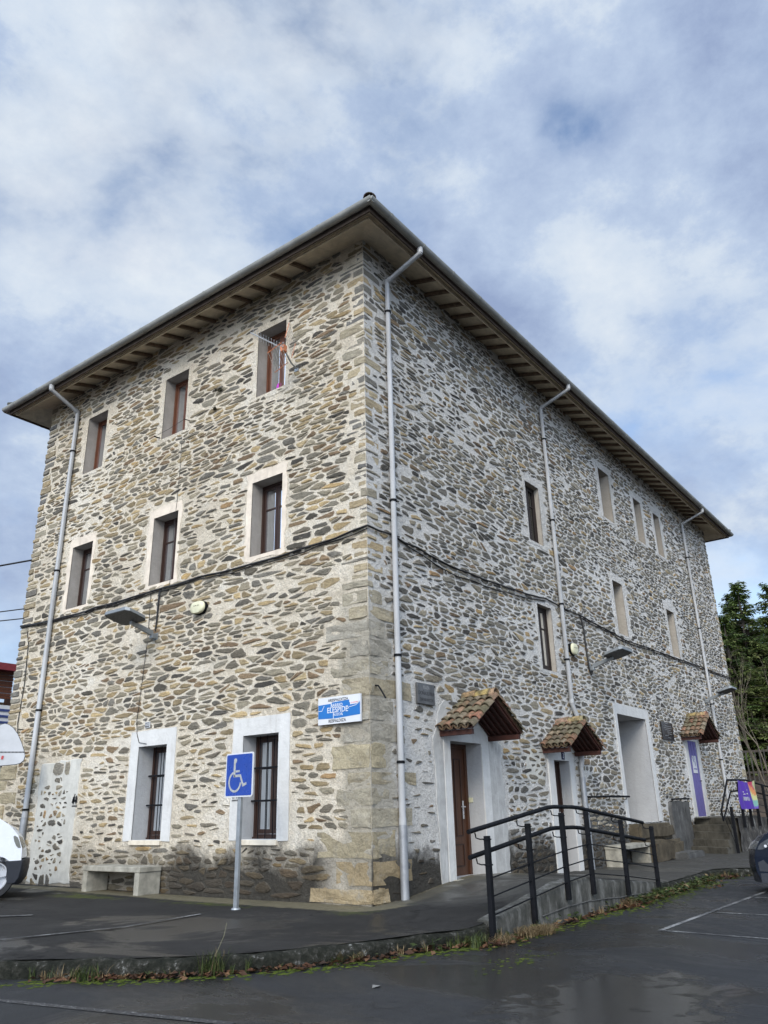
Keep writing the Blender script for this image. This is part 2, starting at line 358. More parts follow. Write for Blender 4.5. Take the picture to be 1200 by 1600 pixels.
def tint_mat(name, rough=.85, bmp=.5, moss=(.07, .08, .025), mossamt=.0, scale=26, var=(.6, 1.35)):
    m, t, bs = new_mat(name); p = geo_pos(t)
    at = N(t, 'ShaderNodeAttribute', attribute_name='tint')
    v = ramp(t, noise_n(t, p, scale, 5, .7), [(.3, var[0]), (.7, var[1])])
    col = mix(t, 1.0, at.outputs['Color'], v, 'MULTIPLY')
    if mossamt: col = mix(t, ramp(t, noise_n(t, p, 9, 6, .7), [(.42, 0.0), (.6, mossamt)]), col, moss)
    LK(t, col, bs.inputs['Base Color']); set_in(bs, Roughness=rough, Specular_IOR_Level=.25)
    if bmp: bump(t, bs, noise_n(t, p, scale*1.6, 4, .7), bmp, .01)
    return m
M_TILE = tint_mat('clay_roof_tile', .85, .5, (.075, .066, .038), .85)
def leaf_mat(name, rough=.6, trans=.25):
    m, t, bs = new_mat(name)
    at = N(t, 'ShaderNodeAttribute', attribute_name='tint'); LK(t, at.outputs['Color'], bs.inputs['Base Color'])
    set_in(bs, Roughness=rough, Specular_IOR_Level=.25)
    tl = N(t, 'ShaderNodeBsdfTranslucent'); LK(t, at.outputs['Color'], tl.inputs[0])
    mx = N(t, 'ShaderNodeMixShader'); mx.inputs[0].default_value = trans
    LK(t, bs.outputs[0], mx.inputs[1]); LK(t, tl.outputs[0], mx.inputs[2]); LK(t, mx.outputs[0], t.nodes['Material Output'].inputs[0]); return m
M_LEAF = leaf_mat('foliage'); M_GRASS = leaf_mat('grass_blades', .6, .3); M_DRYLEAF = leaf_mat('dead_leaves', .8, .1)
M_BARK = simple('pale_bark', (.15, .125, .09), .9, 0, .3, 6, .4, 30)
M_BARKD = simple('dark_bark', (.06, .048, .038), .95, 0, .3, 6, .5, 30)

def set_tint(o, cols, rim=None):
    """one colour per vertex"""
    me = o.data; a = me.attributes.new('tint', 'FLOAT_COLOR', 'POINT')
    flat = []
    for c in cols: flat += [c[0], c[1], c[2], 1.0]
    a.data.foreach_set('color', flat)
    if rim is not None:
        b = me.attributes.new('rim', 'FLOAT', 'POINT'); b.data.foreach_set('value', rim)

# ================================================================ SETTING: road, forecourt, kerb, markings
ROADZ = -0.15
TA = [(-1.3, 0.0), (-1.0, .05), (0, .17), (.9, .295), (1.6, .315), (2.6, .20), (4.2, .06), (5.2, 0.0)]
TB = [(0, 0.0), (.67, .02), (1.95, .17), (2.85, .21), (3.5, .20), (5.0, .10), (6.3, .01), (8.0, 0.0)]
def ground_h(x, y):
    if x > -1.6 and y < 0.3:
        t_ = min(1, max(0, -y/2.42))
        a = interp(TA, x); b = interp(TB, x)
        return lerp(b, a, t_)
    return .03*min(1, max(0, (y-3)/4))
KERB = [(-16, 18), (-10, 8.4), (-7, 3.6), (-5.55, 1.3), (-5.1, .58), (-4.75, .1), (-4.4, -.42), (-4.0, -.92), (-3.6, -1.28), (-3.1, -1.58), (-2.6, -1.80),
        (-2.2, -1.93), (-1.8, -2.06), (-1.4, -2.24), (-1.1, -2.38), (-.6, -2.42), (0, -2.42), (.9, -2.42), (1.6, -2.42), (2.6, -2.42), (3.5, -2.42), (4.35, -2.42), (5.2, -2.40), (6.2, -2.38), (7.2, -2.33),
        (7.9, -2.25), (8.4, -2.28), (8.75, -2.6), (9.2, -3.2), (10.2, -4.6), (12.0, -7.2), (16, -12)]
WALLP = [(.1, 18), (.1, 12.5), (.1, 9), (.1, 6.8), (.1, 5.8), (.1, 4.9), (.1, 4.1), (.1, 3.3), (.1, 2.6), (.1, 1.9), (.1, 1.3),
         (.1, .8), (.1, .4), (.1, .15), (.1, .1), (.2, .1), (.4, .1), (1.0, .1), (1.7, .1), (2.6, .1), (3.5, .1), (4.4, .1), (5.4, .1), (6.6, .1), (8, .1),
         (9.5, .1), (11, .1), (12.5, .1), (14, .1), (17, .1), (22, .1), (30, .1)]

def asphalt(name, base, wet, moss=False):
    m, t, bs = new_mat(name); p = geo_pos(t)
    a = noise_n(t, p, .7, 6, .6, .4); g = noise_n(t, p, 62, 4, .85); b = noise_n(t, p, 6, 5, .65)
    lo = tuple(c*.6 for c in base); hi = tuple(c*1.55 for c in base)
    col = ramp(t, mathn(t, 'ADD', mathn(t, 'MULTIPLY', a, .38), mathn(t, 'ADD', mathn(t, 'MULTIPLY', g, .38), mathn(t, 'MULTIPLY', b, .24))), [(.38, lo), (.5, base), (.62, hi)])
    vo = N(t, 'ShaderNodeTexVoronoi', feature='DISTANCE_TO_EDGE'); vo.inputs['Scale'].default_value = .42
    wp = N(t, 'ShaderNodeVectorMath', operation='ADD'); LK(t, p, wp.inputs[0]); nz2 = N(t, 'ShaderNodeTexNoise'); nz2.inputs['Scale'].default_value = 2.2; nz2.inputs['Detail'].default_value = 7; LK(t, p, nz2.inputs['Vector']); LK(t, nz2.outputs[1], wp.inputs[1]); LK(t, wp.outputs[0], vo.inputs['Vector'])
    crack = mathn(t, 'MULTIPLY', ramp(t, vo.outputs['Distance'], [(.0, 1.0), (.006, .8), (.014, 0.0)]), ramp(t, noise_n(t, p, .5, 3), [(.46, 0.0), (.56, .8)]))
    col = mix(t, crack, col, tuple(c*.25 for c in base))
    col = mix(t, ramp(t, noise_n(t, p, 95, 2, .7), [(.66, 0.0), (.74, .6)]), col, (.085, .085, .08))
    if moss:
        at = N(t, 'ShaderNodeAttribute', attribute_name='tint')
        sc = N(t, 'ShaderNodeSeparateColor'); LK(t, at.outputs['Color'], sc.inputs[0])
        mm = mathn(t, 'ADD', sc.outputs[0], mathn(t, 'MULTIPLY', mathn(t, 'SUBTRACT', noise_n(t, p, 5, 7, .75), .5), 1.6))
        col = mix(t, ramp(t, mm, [(.55, 0.0), (.95, .85)]), col, mix(t, noise_n(t, p, 26, 4, .7), (.035, .042, .008), (.085, .10, .018)))
        ap = mathn(t, 'ADD', sc.outputs[1], mathn(t, 'MULTIPLY', mathn(t, 'SUBTRACT', noise_n(t, p, 7, 6, .7), .5), .5))
        col = mix(t, ramp(t, ap, [(.45, 0.0), (.6, .9)]), col, mix(t, noise_n(t, p, 9, 6, .7), (.055, .05, .027), (.19, .165, .11)))
        dust = mathn(t, 'ADD', sc.outputs[2], mathn(t, 'MULTIPLY', mathn(t, 'SUBTRACT', noise_n(t, p, 3, 6, .7), .5), .9))
        col = mix(t, ramp(t, dust, [(.45, 0.0), (1.0, .75)]), col, mix(t, noise_n(t, p, 14, 6, .8), (.03, .03, .026), (.105, .10, .088)))
    LK(t, col, bs.inputs['Base Color'])
    wt = ramp(t, noise_n(t, mapping(t, p, scale=(.75, .5, 1), rot=(0, 0, .65)), .8, 7, .62, .6), [(.42, wet[0]*.42), (.48, wet[0]), (.60, wet[1])])
    sx_ = N(t, 'ShaderNodeSeparateXYZ'); LK(t, p, sx_.inputs[0])
    ex_ = mathn(t, 'POWER', mathn(t, 'DIVIDE', mathn(t, 'ADD', sx_.outputs[0], 3.1), 1.5), 2.0); ey_ = mathn(t, 'POWER', mathn(t, 'DIVIDE', mathn(t, 'ADD', sx_.outputs[1], 4.8), 1.0), 2.0)
    pud = mathn(t, 'ADD', mathn(t, 'SUBTRACT', 1.0, mathn(t, 'ADD', ex_, ey_)), mathn(t, 'MULTIPLY', mathn(t, 'SUBTRACT', noise_n(t, p, 2.6, 6, .65, .4), .5), 3.2))
    pud = ramp(t, pud, [(.15, 0.0), (.55, 1.0)]) if not moss else mathn(t, 'MULTIPLY', 0.0, 0.0)
    mr = N(t, 'ShaderNodeMix'); LK(t, pud, mr.inputs[0]); LK(t, wt, mr.inputs[2]); mr.inputs[3].default_value = .07
    LK(t, mr.outputs[0], bs.inputs['Roughness']); set_in(bs, Specular_IOR_Level=(.16 if moss else .34))
    bump(t, bs, mathn(t, 'MULTIPLY', mathn(t, 'ADD', g, mathn(t, 'MULTIPLY', b, .8)), mathn(t, 'SUBTRACT', 1.0, mathn(t, 'MULTIPLY', pud, .85))), .65, .010)
    return m
M_ROAD = asphalt('wet_asphalt', (.016, .0165, .017), (.36, .7))
M_FORE = asphalt('dry_asphalt', (.021, .020, .0185), (.75, .95), True)
m, t, bs = new_mat('mossy_kerb_concrete'); p = geo_pos(t)
a_ = noise_n(t, p, 4.5, 7, .75, .4); b_ = noise_n(t, p, 17, 6, .8)
c = ramp(t, mathn(t, 'ADD', mathn(t, 'MULTIPLY', a_, .6), mathn(t, 'MULTIPLY', b_, .4)), [(.36, (.007, .008, .006)), (.50, (.022, .023, .017)), (.565, (.05, .048, .04)), (.62, (.30, .30, .275))])
LK(t, c, bs.inputs['Base Color']); set_in(bs, Roughness=.95, Specular_IOR_Level=.15); bump(t, bs, mathn(t, 'ADD', a_, b_), 1.0, .05); M_KERB = m
M_LINE = None
m, t, bs = new_mat('worn_road_paint'); p = geo_pos(t)
wn = mathn(t, 'ADD', mathn(t, 'MULTIPLY', noise_n(t, p, 22, 6, .8), .6), mathn(t, 'MULTIPLY', noise_n(t, p, 2.2, 3, .5), .4))
LK(t, mix(t, ramp(t, wn, [(.47, 0.0), (.60, .8)]), (.022, .022, .022), (.27, .27, .26)), bs.inputs['Base Color'])
set_in(bs, Roughness=.75); M_LINE = m
m, t, bs = new_mat('speckled_road_paint'); p = geo_pos(t)
LK(t, mix(t, ramp(t, noise_n(t, p, 40, 3, .9), [(.58, 0.0), (.64, .9)]), (.018, .018, .019), (.36, .36, .35)), bs.inputs['Base Color'])
set_in(bs, Roughness=.6); M_SPECK = m

# road: one sheet to the horizon, finer near the camera
mb = MB(); mb.add([(-400, -400, ROADZ), (400, -400, ROADZ), (400, 400, ROADZ), (-400, 400, ROADZ)], [(0, 1, 2, 3)])
tag(mb.build('road', M_ROAD), kind='structure')

# forecourt and ramp
mb = MB(); tints = []; NS, NT = 10, 14
pl = []
for i in range(len(KERB)-1):
    for k in range(NS if 2 < i < 28 else 3):
        n_ = NS if 2 < i < 28 else 3
        q = k/n_
        pl.append(((lerp(KERB[i][0], KERB[i+1][0], q), lerp(KERB[i][1], KERB[i+1][1], q)), (lerp(WALLP[i][0], WALLP[i+1][0], q), lerp(WALLP[i][1], WALLP[i+1][1], q))))
pl.append((KERB[-1], WALLP[-1]))
for (k_, w_) in pl:
    for j in range(NT+1):
        q = j/NT; x = lerp(k_[0], w_[0], q); y = lerp(k_[1], w_[1], q)
        z = ground_h(x, y) + .006*noise.noise(Vector((x*1.3, y*1.3, 0)))
        mb.v.append((x, y, z))
        dw = math.hypot(min(x, 0.1)-.1 if y > 0 else 0, 0) if y > 0 else -y   # distance to the wall
        dw = abs(x) if y > .05 and x < 0 else (math.hypot(x, y) if x < 0 else abs(y))
        dk = math.hypot(x-k_[0], y-k_[1])
        moss = 0.0
        moss = max(moss, 1.05*math.exp(-(((x+.95)/.38)**2 + ((y-5.6)/1.6)**2)))
        moss = max(moss, .8*math.exp(-(((x+.75)/.4)**2 + ((y-2.6)/2.0)**2)))
        moss = max(moss, .75*math.exp(-(((x+.7)/.5)**2 + ((y+.2)/.7)**2)))
        moss = max(moss, .42*math.exp(-(dk/.12)**2), .5*math.exp(-((y+2.0)/.35)**2)*(1 if -.5 < x < 4.2 else 0))
        moss = max(moss, .5*math.exp(-((dw-.55)/.45)**2))
        apron = 1.35*max(0, 1-dw/1.0) if x < 0.05 else (1.2*max(0, 1-dw/.8) if x < 4.2 else .5*max(0, 1-dw/.4))
        dust = .55*math.exp(-(((x+3.3)/.7)**2 + ((y-1.9)/.9)**2)) + (.95 if x > 4.8 else 1.0*math.exp(-((x-2.2)/2.6)**4) if y < .1 else 0)
        tints.append((moss, apron, dust))
W_ = NT+1
for i in range(len(pl)-1):
    for j in range(NT):
        a = i*W_+j; mb.f.append((a, a+1, a+W_+1, a+W_)); mb.m.append(0)
o = mb.build('forecourt', M_FORE, smooth=60); set_tint(o, tints); tag(o, kind='structure')

# kerb: a rounded concrete edge along the forecourt, in stones about a metre long
mb = MB(); rk = random.Random(3)
d_acc = 0
dense = [p_[0] for p_ in pl]
prev = None
for i, (x, y) in enumerate(dense):
    a = dense[max(0, i-1)]; b = dense[min(len(dense)-1, i+1)]
    tx, ty = b[0]-a[0], b[1]-a[1]; l = math.hypot(tx, ty) or 1; nx, ny = ty/l, -tx/l
    if nx*(-1)+ny*(-1) < 0 and x < 5: nx, ny = -nx, -ny
    h = ground_h(x, y) - .012; jz = .022*noise.noise(Vector((x*2.1, y*2.1, 3))); jo = .03*noise.noise(Vector((x*3.3, y*3.3, 8))) + .022*noise.noise(Vector((x*11, y*11, 2))); jz += .014*noise.noise(Vector((x*12, y*12, 5)))
    ring = [(-.10, h+.002), (-.02, h+.006+jz), (.045+jo*.5, h-.002+jz), (.075+jo, h-.03), (.085+jo, h-.07), (.09+jo*.7, ROADZ-.03)]
    mb.v += [(x+nx*d_, y+ny*d_, z_) for d_, z_ in ring]
    if prev is not None and not (-1.0 < x < 4.42 and y < -2):
        for j in range(5):
            mb.f.append((prev+j, prev+j+1, prev+7+j-0, prev+6+j)); mb.m.append(0)
    prev = i*6
tag(mb.build('kerb', M_KERB, smooth=40), kind='structure')

# painted bay lines and a worn dashed line
def line_strip(mb, a, b, wd, hfun, n=14):
    ax, ay = a; bx, by = b; l = math.hypot(bx-ax, by-ay); nx, ny = -(by-ay)/l*wd/2, (bx-ax)/l*wd/2
    s0 = len(mb.v)
    for i in range(n+1):
        q = i/n; x = lerp(ax, bx, q); y = lerp(ay, by, q)
        for sg in (1, -1): mb.v.append((x+nx*sg, y+ny*sg, hfun(x+nx*sg, y+ny*sg)))
    for i in range(n): mb.f.append((s0+2*i, s0+2*i+1, s0+2*i+3, s0+2*i+2)); mb.m.append(0)
rz_ = lambda x, y: ROADZ+.004
fz_ = lambda x, y: ground_h(x, y)+.014
mb = MB()
for a, b, wd in [((.62, -3.8), (8.3, -3.86), .065), ((.65, -3.85), (.25, -8.5), .075), ((2.62, -3.9), (2.5, -8.5), .075), ((4.75, -3.9), (4.7, -8.5), .075), ((7.6, -3.9), (7.6, -8.5), .075)]:
    line_strip(mb, a, b, wd, rz_)
for a, b, wd in [((-4.9, 1.98), (-3.05, 1.42), .055), ((-3.05, 1.42), (-1.75, 1.58), .05), ((-4.2, 4.9), (-2.93, 3.68), .1)]:
    line_strip(mb, a, b, wd, fz_)
tag(mb.build('bay_markings', M_LINE), kind='structure')
mb = MB(); line_strip(mb, (-6.3, 2.6), (-5.56, -.5), .07, rz_); line_strip(mb, (-5.56, -.5), (-5.1, -2.7), .085, rz_)
tag(mb.build('centre_line_marking', M_SPECK), kind='structure')

# hillside behind the far end of the building
mb = MB(); nx_, ny_ = 26, 20
for i in range(nx_+1):
    for j in range(ny_+1):
        x = 24 + i*6; y = -16 + j*7
        z = .3 + max(0, (x-25))*.20 + max(0, y-2)*.06 + .5*noise.noise(Vector((x*.1, y*.1, 0)))
        if i == 0 or j == 0: z = -.6
        mb.v.append((x, y, z))
for i in range(nx_):
    for j in range(ny_):
        a = i*(ny_+1)+j; mb.f.append((a, a+ny_+1, a+ny_+2, a+1)); mb.m.append(0)
M_HILL = simple('leaf_covered_earth', (.045, .03, .018), .95, 0, .5, 1.5, .5, 9)
tag(mb.build('hillside', M_HILL, smooth=60), kind='structure')

# ================================================================ THE STONE BUILDING
LY, LX, TOPZ = 10.55, 22.0, 11.62
BLD = empty('stone_building', (0, 0, 0), 'three-storey rubble stone building with tiled hip roof, white-framed ground windows and grey downpipes', 'building')
LW3 = lambda u, z, d=0.0: (d, u, z)           # left wall: u along +Y, d into the wall
RW3 = lambda u, z, d=0.0: (u, d, z)           # right wall: u along +X
# openings: (u0, u1, z0, z1, kind, depth)
OL = []
for c in (2.37, 5.35, 8.35):
    OL += [(c-.40, c+.40, 9.06, 10.58, 'top', .27), (c-.40, c+.40, 5.70, 7.19, 'mid', .27)]
OL += [(1.90, 2.74, .87, 2.50, 'ground', .30), (4.76, 5.60, .86, 2.50, 'ground', .34)]
OR = [(6.08, 6.80, 7.02, 8.50, 'rmid', .12), (6.12, 6.84, 4.06, 5.52, 'rmid', .12),
      (11.03, 11.83, 9.0, 10.55, 'rtop', .34), (13.82, 14.48, 9.0, 10.45, 'rtop', .34), (15.66, 16.28, 9.0, 10.47, 'rtop', .34),
      (11.02, 11.76, 5.62, 7.12, 'rtop', .34), (15.53, 16.27, 5.62, 7.12, 'rtop', .34)]
DR = [(2.19, 3.24, .19, 2.35, 'door', .34), (6.19, 6.95, -.05, 2.17, 'door', .25), (10.10, 12.15, .84, 3.42, 'porch', 1.15), (15.57, 16.43, .90, 3.05, 'door', .012)]
XL, XR = [], []          # rectangles free of stones: (u0,u1,z0,z1,jitter)
for (a, b, z0, z1, k, d) in OL:
    XL.append((a-.27, b+.26, z0-.09, z1+.30, .02) if k == 'ground' else ((a-.10, b+.15, z0-.05, z1+.20, .10) if k == 'mid' else (a-.08, b+.13, z0-.03, z1+.10, .08)))
XL += [(7.45, 8.9, .08, 2.40, .06)]
for (a, b, z0, z1, k, d) in OR: XR.append((a-.12, b+.16, z0-.06, z1+.22, .09) if k == 'rmid' else (a-.2, b+.2, z0-.04, z1+.2, .06))
XR += [(1.72, 4.05, -.3, 2.75, .12), (5.85, 7.2, -.3, 2.5, .06), (9.90, 12.42, .7, 3.68, .04), (15.2, 16.75, .85, 3.2, .03), (13.0, 14.7, -.2, 1.33, .05)]
# dressed corner blocks, courses measured up the corner: z0, z1, length on the left wall, length on the right wall
BIG = [(0, .23, 1.19, .38), (.23, .59, .69, .98), (.59, 1.0, 1.07, .58), (1.0, 1.31, .40, 1.03), (1.31, 1.59, .68, .45), (1.59, 1.83, .45, 1.16), (1.83, 2.22, .76, .38),
       (2.22, 2.53, .53, .89), (2.53, 2.89, .42, .60), (2.89, 3.22, .56, 1.10), (3.22, 3.50, .80, .50), (3.50, 3.82, .40, .60), (3.82, 4.12, .90, .42), (4.12, 4.36, .42, .75), (4.36, 4.62, .55, .38)]
rq = random.Random(11); QN = [q + (1,) for q in BIG]; z = 4.62; k = 0
while z < 11.45:
    h = rq.choice((rq.uniform(.08, .13), rq.uniform(.11, .19), rq.uniform(.16, .24))); k += 1
    a, b = (rq.uniform(.22, .60), rq.uniform(.10, .30)) if rq.random() < .5 else (rq.uniform(.12, .38), rq.uniform(.22, .52))
    QN.append((z, min(z+h, 11.55), a, b, 0)); z += h
QF = []; z = 0; k = 0                    # the far left corner and the far right corner
while z < 11.45:
    h = rq.uniform(.2, .36) if z < 3 else rq.uniform(.09, .20); k += 1
    QF.append((z, min(z+h, 11.55), (rq.uniform(.42, .8) if k % 2 else rq.uniform(.22, .4)) if z < 3 else rq.uniform(.16, .5), rq.uniform(.4, .65), 1 if z < 3 else 0)); z += h
for (z0, z1, a, b, big) in QN: XL.append((-1, a+.02, z0, z1, .0)); XR.append((-1, b+.02, z0, z1, .0))
for (z0, z1, a, b, big) in QF: XL.append((LY-a-.02, LY+1, z0, z1, .0)); XR.append((LX-a*.8-.02, LX+1, z0, z1, .0))

def wall_faces(mb, W3, U, zb, zt, holes, mi):
    us = sorted({0, U, *[h[0] for h in holes], *[h[1] for h in holes]}); zs = sorted({zb, zt, *[h[2] for h in holes], *[h[3] for h in holes]})
    us = [u for u in us if 0 <= u <= U]; zs = [q for q in zs if zb <= q <= zt]
    for a, b in zip(us, us[1:]):
        for c, d in zip(zs, zs[1:]):
            mu, mz = (a+b)/2, (c+d)/2
            if any(h[0] < mu < h[1] and h[2] < mz < h[3] for h in holes): continue
            mb.add([W3(a, c), W3(b, c), W3(b, d), W3(a, d)], [(0, 1, 2, 3)], mi)
def reveal(mb, W3, h, mi, back=True):
    a, b, c, d, k, dp = h; D = dp + .12
    for q in ([W3(a,c), W3(a,d), W3(a,d,D), W3(a,c,D)], [W3(b,c), W3(b,d), W3(b,d,D), W3(b,c,D)], [W3(a,d), W3(b,d), W3(b,d,D), W3(a,d,D)], [W3(a,c), W3(b,c), W3(b,c,D), W3(a,c,D)]):
        mb.add(q, [(0, 1, 2, 3)], mi)

def vsub_clip(poly, nx, nz, c):
    out = []
    for i in range(len(poly)):
        p, q = poly[i-1], poly[i]
        dp = nx*p[0] + nz*p[1] - c; dq = nx*q[0] + nz*q[1] - c
        if dp <= 0 and dq <= 0: out.append(q)
        elif dp <= 0 < dq: tt = dp/(dp-dq); out.append((p[0]+(q[0]-p[0])*tt, p[1]+(q[1]-p[1])*tt))
        elif dq <= 0 < dp: tt = dp/(dp-dq); out += [(p[0]+(q[0]-p[0])*tt, p[1]+(q[1]-p[1])*tt), q]
    return out
def chaikin(poly, r_):
    out = []
    for i in range(len(poly)):
        p, q = poly[i], poly[(i+1) % len(poly)]
        out += [(p[0]+(q[0]-p[0])*r_, p[1]+(q[1]-p[1])*r_), (q[0]+(p[0]-q[0])*r_, q[1]+(p[1]-q[1])*r_)]
    return out
def resample(poly, n, ph):
    L = []; tot = 0
    for i in range(len(poly)):
        p, q = poly[i], poly[(i+1) % len(poly)]; d = math.hypot(q[0]-p[0], q[1]-p[1]); L.append((tot, d, p, q)); tot += d
    out = []; k = 0
    for i in range(n):
        s = (i+ph)/n*tot
        while k < len(L)-1 and s > L[k][0]+L[k][1]: k += 1
        t0, d, p, q = L[k]; tt = (s-t0)/(d or 1); out.append((p[0]+(q[0]-p[0])*tt, p[1]+(q[1]-p[1])*tt))
    return out
NR = 18
GREYS = [(.185, .175, .150), (.145, .140, .128), (.225, .208, .168), (.165, .152, .128), (.26, .235, .185)]
TANS = [(.31, .255, .165), (.28, .23, .15), (.35, .275, .165)]
OCHS = [(.34, .245, .125), (.30, .205, .115), (.35, .26, .145)]
DARKS = [(.075, .072, .068), (.09, .085, .075)]; BROWNS = [(.17, .125, .085), (.20, .15, .10)]
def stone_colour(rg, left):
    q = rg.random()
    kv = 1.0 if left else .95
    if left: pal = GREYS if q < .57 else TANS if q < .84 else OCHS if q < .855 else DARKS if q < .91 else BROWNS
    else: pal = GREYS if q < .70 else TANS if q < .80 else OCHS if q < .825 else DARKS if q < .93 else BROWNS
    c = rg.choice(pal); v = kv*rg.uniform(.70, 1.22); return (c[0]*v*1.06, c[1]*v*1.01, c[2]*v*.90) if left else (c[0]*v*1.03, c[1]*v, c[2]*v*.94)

def rubble(mb, tint, rim, W3, out, U, zb, zt, excl, seed, left, mi, gapf, meanw, K):
    """irregular flat-bedded stones bedded in lime: cells of a jittered coursing, each shrunk by its joint"""
    rg = random.Random(seed); sites = []
    z = zb
    while z < zt:
        h = rg.choice((rg.uniform(.045, .075), rg.uniform(.07, .125), rg.uniform(.055, .095))) if left else rg.choice((rg.uniform(.045, .075), rg.uniform(.07, .12), rg.uniform(.055, .095))); u = rg.uniform(-.2, .1)
        ph = rg.uniform(0, 6)
        while u < U:
            wd = max(.10, rg.lognormvariate(math.log(meanw), .50))
            uu = u + wd/2; zz = z + h/2 + .05*math.sin(uu*.55+ph) + rg.uniform(-.025, .025)
            if rg.random() > .085: sites.append((uu, zz))
            u += wd
        z += h
    big = [p_ for p_ in sites if rg.random() < .035]; keep = []; bg = {}
    for (u, z) in big: bg.setdefault((int(u/.5), int(z/.3)), []).append((u, z))
    for (u, z) in sites:
        near = False
        for du in (-1, 0, 1):
            for dz in (-1, 0, 1):
                for (a, b) in bg.get((int(u/.5)+du, int(z/.3)+dz), ()):
                    if (a, b) != (u, z) and ((a-u)/.30)**2 + ((b-z)/.10)**2 < 1: near = True
        if not near: keep.append((u, z))
    sites = keep
    grid = {}
    for i, (u, z) in enumerate(sites): grid.setdefault((int(u/.6), int(z/.3)), []).append(i)
    for i, (u, z) in enumerate(sites):
        if not (0.02 < u < U-.02 and zb+.01 < z < zt): continue
        skip = False; cuts = []
        for (a, b, c, d, j) in excl:
            if a-.7 < u < b+.7 and c-.4 < z < d+.4:
                su = max(a-u, u-b); sz = max(c-z, z-d)
                jj = rg.uniform(-j, j)
                if max(su, sz) < .02 - min(0, jj)*0: skip = True; break
                if su/1.6 > sz: cuts.append((1, 0, a-.012+jj) if a-u > u-b else (-1, 0, -(b+.012+jj)))
                else: cuts.append((0, 1, c-.012+jj*.5) if c-z > z-d else (0, -1, -(d+.012+jj*.5)))
        if skip: continue
        g = gapf(u, z, rg)
        if g is None: continue
        poly = [(u-.6, z-.22), (u+.6, z-.22), (u+.6, z+.22), (u-.6, z+.22)]
        gu, gz = int(u/.6), int(z/.3)
        for du in (-2, -1, 0, 1, 2):
            for dz in (-1, 0, 1):
                for j in grid.get((gu+du, gz+dz), ()):
                    if j == i: continue
                    a, b = sites[j]
                    if abs(a-u) > 1.25 or abs(b-z) > .48: continue
                    nx = (a-u)/K/K; nz = b-z; ln = math.hypot(nx, nz)
                    if ln < 1e-6: continue
                    c = ((a*a-u*u)/K/K + b*b - z*z)/2
                    poly = vsub_clip(poly, nx/ln, nz/ln, c/ln - g*rg.uniform(.3, .72))
                    if len(poly) < 3: break
        for (nx, nz, c) in cuts:
            if len(poly) >= 3: poly = vsub_clip(poly, nx, nz, c)
        if len(poly) < 3: continue
        poly = vsub_clip(poly, -1, 0, -.01); poly = vsub_clip(poly, 1, 0, U-.01) if len(poly) > 2 else poly
        if len(poly) < 3: continue
        ar = abs(sum(poly[q-1][0]*poly[q][1]-poly[q][0]*poly[q-1][1] for q in range(len(poly))))/2
        if ar < .0011: continue
        poly = chaikin(poly, rg.uniform(.10, .22)); cu = sum(p_[0] for p_ in poly)/len(poly); cz = sum(p_[1] for p_ in poly)/len(poly)
        poly = resample(poly, NR, rg.random())
        if sum(poly[q-1][0]*poly[q][1]-poly[q][0]*poly[q-1][1] for q in range(NR)) < 0: poly.reverse()
        fl = rg.uniform(.86, 1.02); shz = rg.uniform(-.07, .07); q0 = rg.uniform(0, 6); wob = rg.uniform(.02, .09)
        poly = [(cu+(p_[0]-cu)*fl*(1+rg.uniform(-.065, .065)+wob*math.sin(q0+i_*1.18)), cz+(p_[1]-cz)*fl*(1+rg.uniform(-.14, .14)-wob*math.sin(q0*2+i_*.8)) + (p_[0]-cu)*shz) for i_, p_ in enumerate(poly)]
        col = stone_colour(rg, left); hh = rg.uniform(.006, .026); s0 = len(mb.v)
        slx, slz = rg.uniform(-.02, .02), rg.uniform(-.05, .05)
        for (sc, hf, rm) in ((1.0, -.35, 1.0), (.93, .62, .72), (.62, 1.0, .28)):
            for p_ in poly:
                pu, pz = cu+(p_[0]-cu)*sc, cz+(p_[1]-cz)*sc
                dd = hh*hf + ((pu-cu)*slx + (pz-cz)*slz + rg.uniform(-.003, .003) if hf > 0 else -.002)
                mb.v.append(W3(pu, pz, -dd)); tint.append(col); rim.append(rm)
        mb.v.append(W3(cu, cz, -hh)); tint.append(col); rim.append(.0)
        for r_ in range(2):
            for q in range(NR):
                a, b = s0+r_*NR+q, s0+r_*NR+(q+1) % NR; f = (a, b, b+NR, a+NR)
                mb.f.append(f if out else f[::-1]); mb.m.append(mi)
        for q in range(NR):
            f = (s0+2*NR+q, s0+2*NR+(q+1) % NR, s0+3*NR); mb.f.append(f if out else f[::-1]); mb.m.append(mi)

